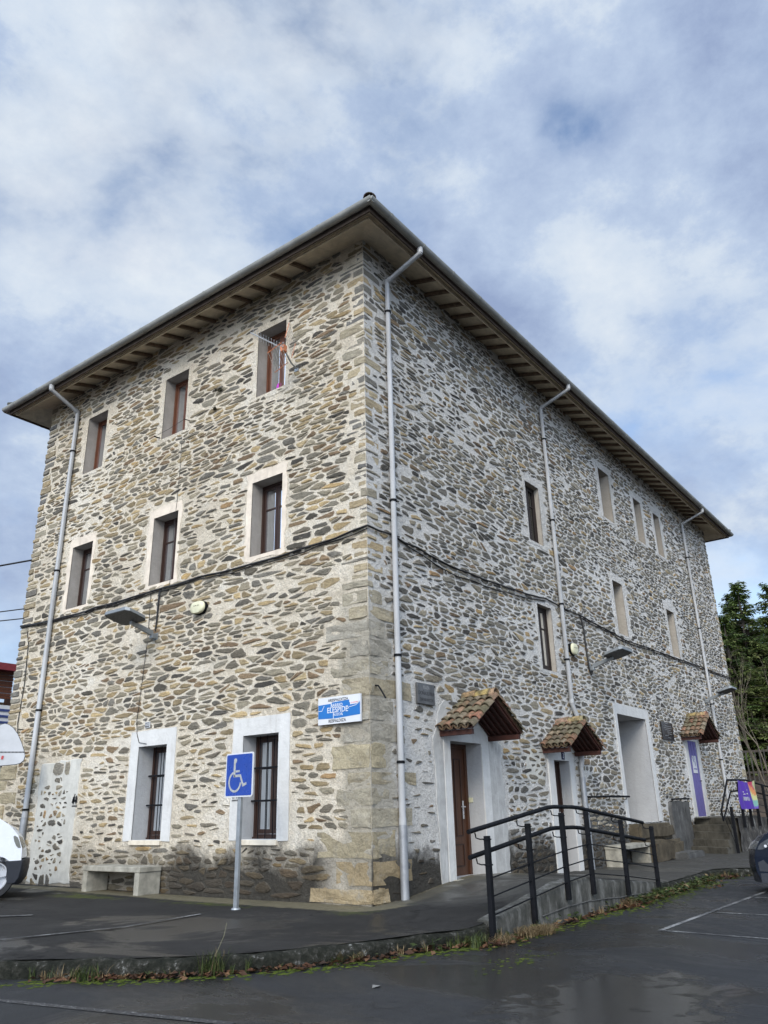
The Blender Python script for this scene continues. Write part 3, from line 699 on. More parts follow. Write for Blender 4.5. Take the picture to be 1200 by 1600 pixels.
def quoin(mb, tint, rim, x0, x1, y0, y1, z0, z1, big, mi, seed):
    rg = random.Random(seed); bm = bmesh.new(); bmesh.ops.create_cube(bm, size=1); g = rg.uniform(.006, .014) if big else rg.uniform(.012, .028)
    z0 += g; z1 -= rg.uniform(.006, .012) if big else rg.uniform(.01, .02)
    for q in bm.verts: q.co = Vector(((x0+x1)/2+q.co.x*(x1-x0), (y0+y1)/2+q.co.y*(y1-y0), (z0+z1)/2+q.co.z*(z1-z0)))
    bmesh.ops.subdivide_edges(bm, edges=[e for e in bm.edges if e.calc_length() > .16], cuts=3, use_grid_fill=True)
    bmesh.ops.bevel(bm, geom=[e for e in bm.edges if len(e.link_faces) == 2 and e.calc_face_angle(0) > 1], offset=.012 if not big else .018, segments=2, affect='EDGES')
    sx = rg.uniform(0, 50)
    for q in bm.verts:
        n_ = noise.noise_vector(Vector((q.co.x*5+sx, q.co.y*5, q.co.z*7)))*(.027 if big else .019) + noise.noise_vector(Vector((q.co.x*17+sx, q.co.y*17, q.co.z*17)))*.010
        q.co += Vector((n_.x, n_.y, n_.z*.8))
    pal = [(.36, .31, .215), (.33, .295, .22), (.38, .315, .205), (.31, .285, .23), (.35, .30, .20)]
    c = rg.choice(pal) if big else rg.choice(pal[:3] + GREYS + TANS)
    if big and z1 < .62: c = (.30, .235, .14)
    v = rg.uniform(.85, 1.15); n0 = len(mb.v); cnt = len(bm.verts)
    mb.bm(bm, mi); tint += [tuple(k_*v for k_ in c)]*cnt; rim += [0.35 if big else .50]*cnt

def irregular(mb, W3, pts, proud, mi, jit, rg, step=.16):
    """a patch of render with an uneven edge, standing proud of the wall"""
    P = []
    for i in range(len(pts)):
        a, b = pts[i], pts[(i+1) % len(pts)]; n_ = max(1, int(math.hypot(b[0]-a[0], b[1]-a[1])/step))
        for k_ in range(n_): P.append((lerp(a[0], b[0], k_/n_)+rg.uniform(-jit, jit), lerp(a[1], b[1], k_/n_)+rg.uniform(-jit, jit)))
    cu = sum(p_[0] for p_ in P)/len(P); cz = sum(p_[1] for p_ in P)/len(P)
    n_ = len(P); v = [W3(p_[0], p_[1], .004) for p_ in P] + [W3(cu+(p_[0]-cu)*.985, cz+(p_[1]-cz)*.985, -proud) for p_ in P]
    mb.add(v, [(i, (i+1) % n_, n_+(i+1) % n_, n_+i) for i in range(n_)] + [tuple(range(n_, 2*n_))], mi)
def ring(mb, W3, rect, m4, proud, mi, jit, rg, d0=0.0, step=.13):
    """render band round an opening: left, right, bottom, top margins"""
    a, b, c, d = rect; l, r_, bo, tp = m4
    inn, outp = [], []
    def seg(p, q, po, qo):
        n_ = max(2, int(math.hypot(q[0]-p[0], q[1]-p[1])/step))
        for k_ in range(n_):
            s_ = k_/n_; inn.append((lerp(p[0], q[0], s_), lerp(p[1], q[1], s_)))
            outp.append((lerp(po[0], qo[0], s_)+rg.uniform(-jit, jit), lerp(po[1], qo[1], s_)+rg.uniform(-jit, jit)))
    seg((a, c), (b, c), (a-l, c-bo), (b+r_, c-bo)); seg((b, c), (b, d), (b+r_, c-bo), (b+r_, d+tp))
    seg((b, d), (a, d), (b+r_, d+tp), (a-l, d+tp)); seg((a, d), (a, c), (a-l, d+tp), (a-l, c-bo))
    n_ = len(inn)
    v = [W3(*p_, -proud) for p_ in inn] + [W3(*p_, -proud) for p_ in outp] + [W3(*p_, .004) for p_ in outp] + [W3(*p_, .01) for p_ in inn]
    f = []
    for i in range(n_):
        j = (i+1) % n_; f += [(i, j, n_+j, n_+i), (n_+i, n_+j, 2*n_+j, 2*n_+i), (i, j, 3*n_+j, 3*n_+i)]
    mb.add(v, f, mi)

# --- the wall itself: mortar with its openings, reveals, rubble stones and corner blocks
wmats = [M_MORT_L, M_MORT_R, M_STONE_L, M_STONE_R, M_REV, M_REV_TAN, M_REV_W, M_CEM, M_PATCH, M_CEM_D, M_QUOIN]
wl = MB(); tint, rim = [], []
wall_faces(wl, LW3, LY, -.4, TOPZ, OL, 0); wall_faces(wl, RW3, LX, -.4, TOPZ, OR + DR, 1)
for h in OL: reveal(wl, LW3, h, 6 if h[4] == 'ground' else 4)
for h in OR: reveal(wl, RW3, h, 5)
for h in DR: reveal(wl, RW3, h, 6)
wl.add([(0, LY, -.4), (LX, LY, -.4), (LX, LY, TOPZ), (0, LY, TOPZ)], [(0, 1, 2, 3)], 1)
wl.add([(LX, 0, -.4), (LX, LY, -.4), (LX, LY, TOPZ), (LX, 0, TOPZ)], [(0, 1, 2, 3)], 1)
rw_ = random.Random(21)
irregular(wl, LW3, [(7.42, .06), (8.92, .06), (8.92, 1.3), (8.88, 2.34), (7.45, 2.42), (7.5, 1.2)], .012, 8, .035, rw_)
irregular(wl, RW3, [(1.78, .1), (2.02, .1), (2.02, 2.6), (2.75, 3.22), (2.45, 3.24), (1.95, 2.95), (1.70, 2.4)], .010, 7, .03, rw_)
irregular(wl, RW3, [(3.48, .15), (4.0, .12), (4.02, 1.2), (3.96, 2.42), (3.48, 2.5)], .010, 7, .04, rw_)
irregular(wl, RW3, [(13.02, -.05), (14.62, -.05), (14.6, 1.32), (13.05, 1.33)], .09, 9, .03, rw_)
irregular(wl, RW3, [(7.5, -.05), (9.88, -.05), (9.86, .95), (8.4, 1.15), (7.55, 1.1)], .004, 9, .06, rw_)
irregular(wl, RW3, [(4.95, 1.75), (5.75, 1.7), (5.8, 2.35), (5.0, 2.4)], .006, 8, .05, rw_)
tint += [(0, 0, 0)]*(len(wl.v)-len(tint)); rim += [0.0]*(len(wl.v)-len(rim))
def gap_left(u, z, rg):
    n_ = noise.noise(Vector((u*.55, z*.5, 2.0))); g = .017 + .030*max(0, n_+.08) + rg.uniform(-.012, .020)
    if z < 2.7 and .95 < u < 7.4: g += .022
    if z < .7: g -= .022
    if rg.random() < (.045 if n_ < .15 else .16): return None
    return max(.010, g)
def gap_right(u, z, rg):
    n_ = noise.noise(Vector((u*.5, z*.5, 9.0))); g = .019 + .026*max(0, n_+.08) + rg.uniform(-.012, .018)
    if u < 2.2 and z < 3.3: g += .05
    if 4 < u < 7.6 and z < 3.4: g += .014
    if rg.random() < (.05 if n_ < .2 else .15) + (.25 if (u < 2.0 and z < 3.0) else 0): return None
    return max(.011, g)
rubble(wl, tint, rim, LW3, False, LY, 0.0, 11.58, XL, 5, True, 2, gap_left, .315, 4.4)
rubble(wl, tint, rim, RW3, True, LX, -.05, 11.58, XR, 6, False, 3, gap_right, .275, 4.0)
rubble(wl, tint, rim, lambda u, z, d=0.0: (d-.008, u, z), False, 8.80, .16, 2.16, [(-1, 7.76, -1, 5, .03)], 15, False, 2, lambda u, z, rg: None if rg.random() < .16 else rg.uniform(.034, .062), .17, 2.0)
for i, (z0, z1, a, b, big) in enumerate(QN):
    p_ = (.005 if big else .004) + (.006 if i % 3 == 0 else 0); quoin(wl, tint, rim, -p_, b, -p_, a, z0, z1, big, 10 if big else 2, 100+i)
for i, (z0, z1, a, b, big) in enumerate(QF):
    p_ = .010 + .008*(i % 3); quoin(wl, tint, rim, -p_, b, LY-a, LY+p_, z0, z1, big, 2, 300+i); quoin(wl, tint, rim, LX-a*.8, LX+p_, -p_*.7, .4, z0, z1, big, 3, 500+i)
wo_ = wl.build('wall', wmats, BLD, recalc=False); set_tint(wo_, tint, rim)

# --- windows
def window(h, W3, sur_mat, wood, style, rg):
    a, b, c, d, k, dp = h; mb = MB(); D0, D1 = dp, dp+.07; fw = .05; mid = (a+b)/2
    bx = lambda u0, u1, z0, z1, d0, d1, B=mb: B.box(W3(u0, z0, d0), W3(u1, z1, d1))
    bx(a, a+fw, c, d, D0, D1); bx(b-fw, b, c, d, D0, D1); bx(a+fw, b-fw, d-fw, d, D0, D1); bx(a+fw, b-fw, c, c+fw+.02, D0, D1)
    s0, s1 = D0+.012, D0+.055
    for (u0, u1) in ((a+fw+.004, mid-.004), (mid+.004, b-fw-.004)):
        z0, z1 = c+fw+.024, d-fw-.004
        bx(u0, u0+.05, z0, z1, s0, s1); bx(u1-.05, u1, z0, z1, s0, s1); bx(u0+.05, u1-.05, z1-.05, z1, s0, s1); bx(u0+.05, u1-.05, z0, z0+.07, s0, s1)
        if style in ('mid', 'rmid', 'rtop'): zq = lerp(z0, z1, .66); bx(u0+.05, u1-.05, zq, zq+.03, s0+.006, s1-.004)
    if k == 'ground': bx(a, b, c, c+.03, D0-.025, D0-.002)
    o = mb.build('window', wood, BLD)
    g = MB(); g.add([W3(a+fw, c+fw, D0+.035), W3(b-fw, c+fw, D0+.035), W3(b-fw, d-fw, D0+.035), W3(a+fw, d-fw, D0+.035)], [(0, 1, 2, 3)]); g.build('pane', M_GLASS, o)
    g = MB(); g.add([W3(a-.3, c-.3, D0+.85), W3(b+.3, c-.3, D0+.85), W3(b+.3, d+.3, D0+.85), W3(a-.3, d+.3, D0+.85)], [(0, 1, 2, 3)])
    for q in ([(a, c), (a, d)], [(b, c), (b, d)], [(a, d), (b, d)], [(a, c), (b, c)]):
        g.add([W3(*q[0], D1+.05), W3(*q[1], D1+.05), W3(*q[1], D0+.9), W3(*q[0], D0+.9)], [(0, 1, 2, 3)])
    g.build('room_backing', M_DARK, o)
    if style in ('mid', 'ground'):
        g = MB(); n_ = 26
        ca, cb = (a+.06, b-.06) if style == 'ground' else (a+.10, b-.08)
        vs = []
        for i in range(n_+1):
            u = lerp(ca, cb, i/n_); dd = D0+(.070 if style == 'ground' else .12)+.004*math.sin(i*1.3)+.004*math.sin(i*4.7)
            vs += [W3(u, c+.1, dd), W3(u, d-(.06 if style == 'ground' else .12), dd)]
        g.add(vs, [(2*i, 2*i+2, 2*i+3, 2*i+1) for i in range(n_)]); g.build('curtain', M_CURT if style == 'ground' else M_CURTG, o, smooth=80)
    if k == 'ground':
        g = MB()
        for q in (.36, .68): zq = lerp(c, d, q); g.box(W3(a, zq-.014, D0-.075), W3(b, zq+.014, D0-.05))
        for i in range(1, 5): u = lerp(a, b, i/5); g.tube([W3(u, c, D0-.062), W3(u, d, D0-.062)], .008, 6)
        g.build('iron_bars', M_BLACK, o)
        g = MB(); ring(g, W3, (a, b, c, d), (.25, .25, .02, .29), .014, 0, .006, rg); g.build('window_surround', M_WHITE, o)
        g = MB(); g.box(W3(a-.02, c-.085, -.05), W3(b+.02, c-.004, dp), bev=.008); g.build('sill', M_SUR_L, o)
    else:
        g = MB()
        mg = {'top': (.09, .12, .08, .10), 'mid': (.10, .14, .08, .20), 'rmid': (.10, .14, .09, .18), 'rtop': (.13, .15, .06, .15)}[style]
        ring(g, W3, (a, b, c, d), mg, .008, 0, .036, rg); g.build('window_surround', sur_mat, o)
    if style == 'top':
        g = MB()
        return o
    return o
rs = random.Random(44)
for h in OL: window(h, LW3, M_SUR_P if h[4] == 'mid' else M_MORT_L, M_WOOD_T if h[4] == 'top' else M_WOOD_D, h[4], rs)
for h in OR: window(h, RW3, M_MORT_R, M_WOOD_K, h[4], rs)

# --- doors
def door_surround(par, a, b, c, d, o4, peak, mat, proud=.022):
    l, r_, tp = o4; g = MB(); e = Vector((0, -proud, 0)); top = d+tp
    g.prism([RW3(a-l, c), RW3(a, c), RW3(a, d), RW3(a-l, d)], e); g.prism([RW3(b, c), RW3(b+r_, c), RW3(b+r_, d), RW3(b, d)], e)
    g.prism([RW3(a-l, d), RW3(b+r_, d), RW3(b+r_, top), RW3((a+b)/2, peak), RW3(a-l, top)], e)
    return g.build('door_surround', mat, par)
# varnished wooden door
a, b, c, d, k, dp = DR[0]; mb = MB()
mb.box(RW3(a+.07, c, dp), RW3(b-.07, d-.07, dp+.05))
d1 = mb.build('door', M_WOOD_DOOR, BLD)
g = MB(); g.box(RW3(a, c, dp-.03), RW3(a+.07, d, dp+.06)); g.box(RW3(b-.07, c, dp-.03), RW3(b, d, dp+.06)); g.box(RW3(a+.07, d-.07, dp-.03), RW3(b-.07, d, dp+.06)); g.build('door_frame', M_WOOD_DOOR, d1)
g = MB()
for (u0, u1, z0, z1) in ((a+.2, b-.2, c+.14, c+.5), (b-.42, b-.2, c+.62, d-.25), (a+.2, b-.5, c+.62, d-.25)):
    for q in ((u0, u1, z0, z0+.02), (u0, u1, z1-.02, z1), (u0, u0+.02, z0+.02, z1-.02), (u1-.02, u1, z0+.02, z1-.02)): g.box(RW3(q[0], q[2], dp-.012), RW3(q[1], q[3], dp))
g.build('door_moulding', M_WOOD_D, d1)
g = MB(); g.box(RW3(a+.26, c+1.22, dp-.004), RW3(a+.52, c+1.95, dp-.001)); g.build('notice', M_SIGNW, d1)
g = MB(); g.box(RW3(b-.19, c+.9, dp-.012), RW3(b-.15, c+1.2, dp)); g.tube([RW3(b-.17, c+1.1, dp-.01), RW3(b-.17, c+1.1, dp-.055), RW3(b-.29, c+1.1, dp-.055)], .011, 8); g.build('handle', M_ALU, d1)
door_surround(d1, a, b, -.02+c, d, (.2, .25, .15), 3.02, M_WHITE)
g = MB(); g.box(RW3(a-.1, c-.16, -.10), RW3(b+.05, c-.002, dp), bev=.01); g.build('threshold', M_CONC, d1)
g = MB(); g.box((b-.02, dp-.12, 1.36), (b+.001, dp-.04, 1.44)); g.build('door_bell', M_IVORY, d1)
# dark narrow door at the flat end of the ramp
a, b, c, d, k, dp = DR[1]; mb = MB(); mb.box(RW3(a+.05, c, dp), RW3(b-.05, d-.05, dp+.05)); d2 = mb.build('door', M_WOOD_D, BLD)
g = MB(); g.box(RW3(a, c, dp-.03), RW3(a+.05, d, dp+.06)); g.box(RW3(b-.05, c, dp-.03), RW3(b, d, dp+.06)); g.box(RW3(a+.05, d-.05, dp-.03), RW3(b-.05, d, dp+.06)); g.build('door_frame', M_WOOD_D, d2)
g = MB(); g.box(RW3(b-.16, .95, dp-.01), RW3(b-.12, 1.15, dp)); g.tube([RW3(b-.14, 1.06, dp-.008), RW3(b-.14, 1.06, dp-.045), RW3(b-.24, 1.06, dp-.045)], .01, 8); g.build('handle', M_ALU, d2)
door_surround(d2, a, b, c, d, (.27, .21, .16), 2.80, M_WHITE)
# deep porch with inner door
a, b, c, d, k, dp = DR[2]; mb = MB(); mb.box(RW3(a, c, dp+.04), RW3(b, d, dp+.1)); d3 = mb.build('door', M_WOOD_D, BLD)
g = MB()
for u in (a+.5, (a+b)/2, b-.5): g.box(RW3(u-.02, c, dp), RW3(u+.02, d, dp+.04))
g.build('door_moulding', M_WOOD_D, d3)
g = MB(); ring(g, RW3, (a, b, c, d), (.19, .24, .0, .25), .016, 0, .022, rs); g.build('door_surround', M_WHITE, d3)
# purple board door
a, b, c, d, k, dp = DR[3]; mb = MB(); n_ = 7
for i in range(n_): mb.box(RW3(lerp(a, b, i/n_)+.003, c, dp-.006*(i % 2)), RW3(lerp(a, b, (i+1)/n_)-.003, d, dp+.04))
d4 = mb.build('door', M_PURPLE, BLD); door_surround(d4, a, b, c, d, (.30, .26, .13), 3.6, M_WHITE, .012)
g = MB(); g.tube([RW3(b-.1, 1.9, dp-.01), RW3(b-.1, 1.9, dp-.06), RW3(b-.2, 1.9, dp-.06)], .012, 8); g.build('handle', M_BLACK, d4)

# --- eaves, rafters, gutter, downpipes, roof
E0 = .74; ZO, ZI = 11.30, 11.54             # soffit outer and inner heights
mb = MB(); o0 = (-E0, -E0); o1 = (LX+E0, -E0); o2 = (LX+E0, LY+E0); o3 = (-E0, LY+E0); i0 = (.06, .06); i1 = (LX-.06, .06); i2 = (LX-.06, LY-.06); i3 = (.06, LY-.06)
v = [(*p_, ZO) for p_ in (o0, o1, o2, o3)] + [(*p_, ZI) for p_ in (i0, i1, i2, i3)]; v += [(p_[0], p_[1], p_[2]+.05) for p_ in v]
mb.add(v, [(0, 1, 5, 4), (1, 2, 6, 5), (2, 3, 7, 6), (3, 0, 4, 7), (8, 9, 13, 12), (9, 10, 14, 13), (10, 11, 15, 14), (11, 8, 12, 15)])
sof = mb.build('soffit', M_WOOD_EAVE, BLD)
mb = MB()                                     # fascia board with a pale batten under it
for (p_, q_, n_) in ((o0, o1, (0, -1)), (o1, o2, (1, 0)), (o2, o3, (0, 1)), (o3, o0, (-1, 0))):
    for (in_, th, z0, z1, ext) in ((0, .03, ZO-.05, ZO+.16, .03),):
        a_ = Vector((*p_, z0)); b_ = Vector((*q_, z0)); nn = Vector((*n_, 0)); tdir = (b_-a_).normalized()
        a_ = a_ - tdir*.0; b_ = b_ + tdir*th
        mb.prism([a_, b_, b_+nn*th, a_+nn*th], (0, 0, z1-z0))
mb.build('fascia', M_FASC, BLD)
sl_ = (ZI-ZO)/(E0+.06)
def batten(mb, p0, p1, inw):
    a_ = Vector((*p0, 0)); b_ = Vector((*p1, 0)); nn = Vector((*inw, 0))
    mb.prism([a_+Vector((0, 0, ZO-.055)), a_+nn*.035+Vector((0, 0, ZO-.048)), a_+nn*.035+Vector((0, 0, ZO+.01)), a_+Vector((0, 0, ZO-.002))], b_-a_)
g = MB(); batten(g, (-E0+.12, -E0+.10), (LX+E0-.12, -E0+.10), (0, 1)); batten(g, (-E0+.10, -E0+.14), (-E0+.10, LY+E0-.12), (1, 0)); g.build('eave_batten', M_WOOD_EAVE, sof)
# one rafter, copied along both visible sides
def rafter_mesh(dx, dy):
    g = MB(); px, py = -dy, dx; w2 = .030
    p_ = [Vector((0, 0, ZI-.03)), Vector((dx*(E0-.13), dy*(E0-.13), ZO+.13*sl_-.01)), Vector((dx*(E0-.13), dy*(E0-.13), ZO+.13*sl_-.085)), Vector((0, 0, ZI-.105))]
    q_ = [k_ + Vector((px*w2, py*w2, 0)) for k_ in p_]; g.prism(q_, (-2*px*w2, -2*py*w2, 0)); return g
ra = rafter_mesh(0, -1).build('rafter', M_RAFT, sof, local=True); xs = []; x = 1.62
while x < LX-1.2: xs.append(x); x += .525
for i, x in enumerate(xs):
    r_ = ra if i == 0 else ra.copy()
    if i: COL.objects.link(r_); r_.parent = sof
    r_.location = (x + R.uniform(-.03, .03), 0, 0)
rb = rafter_mesh(-1, 0).build('rafter', M_RAFT, sof, local=True); ys = []; y = 1.35
while y < LY-1.0: ys.append(y); y += .56
for i, y in enumerate(ys):
    r_ = rb if i == 0 else rb.copy()
    if i: COL.objects.link(r_); r_.parent = sof
    r_.location = (0, y + R.uniform(-.03, .03), 0)
# gutter: half-round, joints every metre and a bit
GO, GZ, GR = E0+.125, 11.40, .085
mb = MB()
def gut(p0, p1):
    a_ = Vector(p0); b_ = Vector(p1); tdir = (b_-a_).normalized(); sd_ = tdir.cross(Vector((0, 0, 1))); n_ = 9; vs = []
    for P_ in (a_, b_):
        for rr_ in (GR, GR-.006):
            for i in range(n_): q = math.pi*i/(n_-1); vs.append(P_ + sd_*math.cos(q)*rr_ - Vector((0, 0, 1))*math.sin(q)*rr_)
    f = [(i, i+1, 2*n_+i+1, 2*n_+i) for i in range(n_-1)] + [(n_+i, 3*n_+i, 3*n_+i+1, n_+i+1) for i in range(n_-1)]
    f += [(0, 2*n_, 3*n_, n_), (n_-1, 2*n_-1, 4*n_-1, 3*n_-1), tuple(range(n_)), tuple(range(2*n_, 3*n_))]
    mb.add(vs, f)
    L_ = (b_-a_).length; s_ = .6
    while s_ < L_-.2:
        c_ = a_ + tdir*s_; vs = []
        for off in (-.025, .025):
            for i in range(n_): q = math.pi*i/(n_-1); vs.append(c_ + tdir*off + sd_*math.cos(q)*(GR+.007) - Vector((0, 0, 1))*math.sin(q)*(GR+.007))
        mb.add(vs, [(i, i+1, n_+i+1, n_+i) for i in range(n_-1)] + [tuple(range(n_)), tuple(range(n_, 2*n_))]); s_ += 1.05
gut((-GO-GR*.6, -GO, GZ), (LX+GO, -GO, GZ)); gut((-GO, LY+GO, GZ), (-GO, -GO-GR*.6, GZ)); gut((LX+GO, -GO, GZ), (LX+GO, LY+GO, GZ)); gut((LX+GO, LY+GO, GZ), (-GO, LY+GO, GZ))
mb.build('gutter', M_ZINC, BLD, smooth=40)
# roof: hip with barrel tiles
PT = math.tan(rad(17)); RO = E0+.05; ZR = 11.415
mb = MB(); tints = []
def roof_side(P0, along, inward, L_, depth_of):
    pitch = .22; n_ = int(L_/pitch); prof = [(-.5, 0), (-.36, .052), (-.18, .085), (0, .095), (.18, .085), (.36, .052), (.5, 0)]
    for k_ in range(n_):
        cs = (k_+.5)*L_/n_; dm = depth_of(cs); rows = max(1, int(dm/.38)); base = rw_.choice([(.17, .085, .05), (.21, .11, .06), (.13, .08, .055), (.12, .10, .07), (.24, .14, .08)])
        for r_ in range(rows):
            t0_, t1_ = dm*r_/rows, dm*(r_+1)/rows+.03; vs = []; vv = rw_.uniform(.7, 1.25)
            for (t_, lift) in ((t0_, .022), (t1_, 0.0)):
                for (o_, h_) in prof:
                    p_ = P0 + along*(cs+o_*L_/n_) + inward*t_; vs.append((p_.x, p_.y, ZR + t_*PT + h_ + lift))
            mb.add(vs, [(i, i+1, 8+i, 7+i) for i in range(6)]); tints.extend([tuple(c_*vv for c_ in base)]*14)
WX, WY = LX+2*RO, LY+2*RO; HD = WY/2
tri = lambda L_: (lambda s: max(.15, min(s, L_-s, HD)))
roof_side(Vector((-RO, -RO, 0)), Vector((1, 0, 0)), Vector((0, 1, 0)), WX, tri(WX)); roof_side(Vector((-RO, -RO, 0)), Vector((0, 1, 0)), Vector((1, 0, 0)), WY, tri(WY))
roof_side(Vector((-RO, LY+RO, 0)), Vector((1, 0, 0)), Vector((0, -1, 0)), WX, tri(WX)); roof_side(Vector((LX+RO, -RO, 0)), Vector((0, 1, 0)), Vector((-1, 0, 0)), WY, tri(WY))
rf = mb.build('roof', M_TILE, BLD, recalc=False); set_tint(rf, tints)
mb = MB(); tints = []
def half_tile(mb, a_, b_, up, r0, r1, th=.014, n_=8, span=math.pi, mi=0):
    a_ = Vector(a_); b_ = Vector(b_); td = (b_-a_).normalized(); up = Vector(up); sd_ = td.cross(up).normalized(); up = sd_.cross(td).normalized(); vs = []
    for (P_, r_) in ((a_, r0), (b_, r1)):
        for rr_ in (r_, r_-th):
            for i in range(n_): q = (math.pi-span)/2 + span*i/(n_-1); vs.append(P_ + sd_*math.cos(q)*rr_ + up*math.sin(q)*rr_)
    f = [(i, i+1, 2*n_+i+1, 2*n_+i) for i in range(n_-1)] + [(n_+i, 3*n_+i, 3*n_+i+1, n_+i+1) for i in range(n_-1)]
    f += [(i, n_+i, n_+i+1, i+1) for i in range(n_-1)] + [(2*n_+i, 2*n_+i+1, 3*n_+i+1, 3*n_+i) for i in range(n_-1)] + [(0, 2*n_, 3*n_, n_), (n_-1, 2*n_-1, 4*n_-1, 3*n_-1)]
    mb.add(vs, f, mi); return len(vs)
for (cx, cy, dx, dy) in ((-RO, -RO, 1, 1), (-RO, LY+RO, 1, -1), (LX+RO, -RO, -1, 1), (LX+RO, LY+RO, -1, -1)):
    s_ = -.02
    while s_ < HD-.3:
        a_ = (cx+dx*s_, cy+dy*s_, ZR+s_*PT+.085); b_ = (cx+dx*(s_+.34), cy+dy*(s_+.34), ZR+(s_+.34)*PT+.06)
        n_ = half_tile(mb, a_, b_, (0, 0, 1), .12, .10); tints += [tuple(c_*rw_.uniform(.6, 1.0) for c_ in (.05, .042, .036))]*n_; s_ += .31
rt = mb.build('ridge_tile', M_TILE, rf, smooth=50); set_tint(rt, tints)
# downpipes
def downpipe(wall, u, path, r_, mat, brz, low=None):
    mb = MB(); W3 = LW3 if wall == 'L' else RW3
    mb.tube([W3(*p_) for p_ in path], r_, 12)
    for p_, q_ in zip(path, path[1:]): mb.tube([W3(*lerp3(q_, p_, .0)), W3(*lerp3(q_, p_, min(.9, .09/max(.1, math.dist(p_, q_)))))], r_+.006, 12)
    o = mb.build('downpipe', mat, BLD, smooth=40)
    if low: g = MB(); g.tube([W3(*p_) for p_ in low], r_+.012, 12); g.build('lower_pipe', M_IRONPIPE, o, smooth=40)
    for z_ in brz: g = MB(); g.tube([W3(u, z_-.02, -.075), W3(u, z_+.02, -.075)], r_+.012, 12); g.box(W3(u-.012, z_-.012, -.075+r_), W3(u+.012, z_+.012, .01)); g.build('pipe_bracket', M_BLACK, o)
    return o
lerp3 = lambda a_, b_, t_: tuple(lerp(a_[i], b_[i], t_) for i in range(3))
PW = -.075
downpipe('R', .66, [(.68, 11.33, -GO), (.68, 11.20, -GO+.01), (.66, 10.90, PW), (.66, 1.05, PW)], .052, M_PVC, (10.2, 6.3, 3.6, 1.95), [(.66, 1.05, PW), (.67, .03, PW)])
downpipe('R', 7.28, [(7.34, 11.33, -GO), (7.34, 11.20, -GO+.01), (7.28, 10.90, PW), (7.28, 3.42, PW), (7.62, 3.0, PW), (7.62, 2.55, PW), (7.42, 2.05, PW), (7.42, 1.75, PW)], .05, M_PVC, (10.0, 7.8, 5.7, 4.4), [(7.42, 1.85, PW), (7.44, -.02, PW)])
downpipe('R', 18.78, [(18.82, 11.33, -GO), (18.82, 11.20, -GO+.01), (18.78, 10.90, PW), (18.78, 1.0, PW)], .05, M_PVC, (9.6, 7.0, 4.4, 2.6))
downpipe('L', 9.2, [(9.18, 11.33, -GO), (9.18, 11.20, -GO+.01), (9.2, 10.90, PW), (9.2, 1.3, PW)], .056, M_PVC, (9.8, 6.7, 3.5, 1.45), [(9.2, 1.3, PW), (9.2, .05, PW-.02)])

# --- tiled porch canopies over three of the doors
def canopy(uc, half, ze, zp, out, rows, cols, seed):
    rg = random.Random(seed); dz = zp-ze; sl_len = math.hypot(half, dz); nu = dz/sl_len; nz_ = half/sl_len
    bd = MB()
    for sg in (-1, 1):
        nrm = Vector((sg*nu, 0, nz_)); e_ = Vector((uc+sg*half, 0, ze)); p_ = Vector((uc, 0, zp)); dn = nrm*-.03
        bd.prism([e_ + Vector((0, .0, 0)), p_, p_ + Vector((0, -out, 0)), e_ + Vector((0, -out, 0))], dn)
        for k_ in range(6):                       # rafters under the boards
            y_ = -.03-(out-.09)*k_/5; a_ = e_.lerp(p_, .06) + dn; b_ = e_.lerp(p_, .96) + dn
            bd.prism([a_+Vector((0, y_, 0)), b_+Vector((0, y_, 0)), b_+Vector((0, y_-.035, 0)), a_+Vector((0, y_-.035, 0))], nrm*-.035)
    can = bd.build('canopy', M_CANW, BLD)
    for sg in (-1, 1):
        g = MB(); x_ = uc+sg*(half-.06); g.box((x_-.035, -out+.02, ze-.115), (x_+.035, .0, ze-.03)); g.build('eave_beam', M_CANW, can)
    tl = MB(); tc_ = []
    pal = [(.24, .125, .078), (.22, .14, .085), (.20, .155, .105), (.16, .135, .092), (.25, .155, .10), (.14, .11, .08), (.22, .175, .125), (.24, .11, .07)]
    for sg in (-1, 1):
        nrm = Vector((sg*nu, 0, nz_)); e_ = Vector((uc+sg*(half+.05), 0, ze-.05*dz/half)); p_ = Vector((uc, 0, zp))
        for c_ in range(cols):
            y_ = -.06-(out-.07)*(c_/(cols-1)); yp = y_-(out-.07)/(cols-1)/2
            for r_ in range(rows):
                a_ = e_.lerp(p_, r_/rows) + nrm*(.022); b_ = e_.lerp(p_, (r_+1.16)/rows) + nrm*(.006)
                wob = Vector((0, rg.uniform(-.008, .008), rg.uniform(-.006, .006)))
                n_ = half_tile(tl, a_+Vector((0, y_, 0))+wob+nrm*.012, b_+Vector((0, y_, 0))+wob, nrm, .086, .070); cc = rg.choice(pal); vv = rg.uniform(.78, 1.12)
                if r_ > rows*.3 and rg.random() < .4: cc = (.16, .135, .085)
                tc_ += [tuple(k_*vv for k_ in cc)]*n_
                if c_ < cols-1:
                    n_ = half_tile(tl, a_+Vector((0, yp, 0))+nrm*.055, b_+Vector((0, yp, 0))+nrm*.045, -nrm, .07, .082); tc_ += [(.16, .105, .065)]*n_
    y_ = .0; k_ = 0
    while y_ > -out+.02:
        n_ = half_tile(tl, (uc, y_-.30 if y_-.30 > -out-.03 else -out-.03, zp+.045), (uc, y_+.02 if y_ < 0 else 0, zp+.03), (0, 0, 1), .115, .10); tc_ += [tuple(q*rg.uniform(.75, 1.1) for q in (.36, .24, .13))]*n_; y_ -= .27
    o = tl.build('canopy_tiles', M_TILE, can, smooth=45); set_tint(o, tc_)
    return can
canopy(2.74, .87, 2.52, 3.08, .66, 5, 5, 1)
canopy(6.55, .84, 2.40, 2.90, .62, 5, 5, 2)
canopy(15.98, .95, 3.14, 3.74, .60, 5, 5, 3)

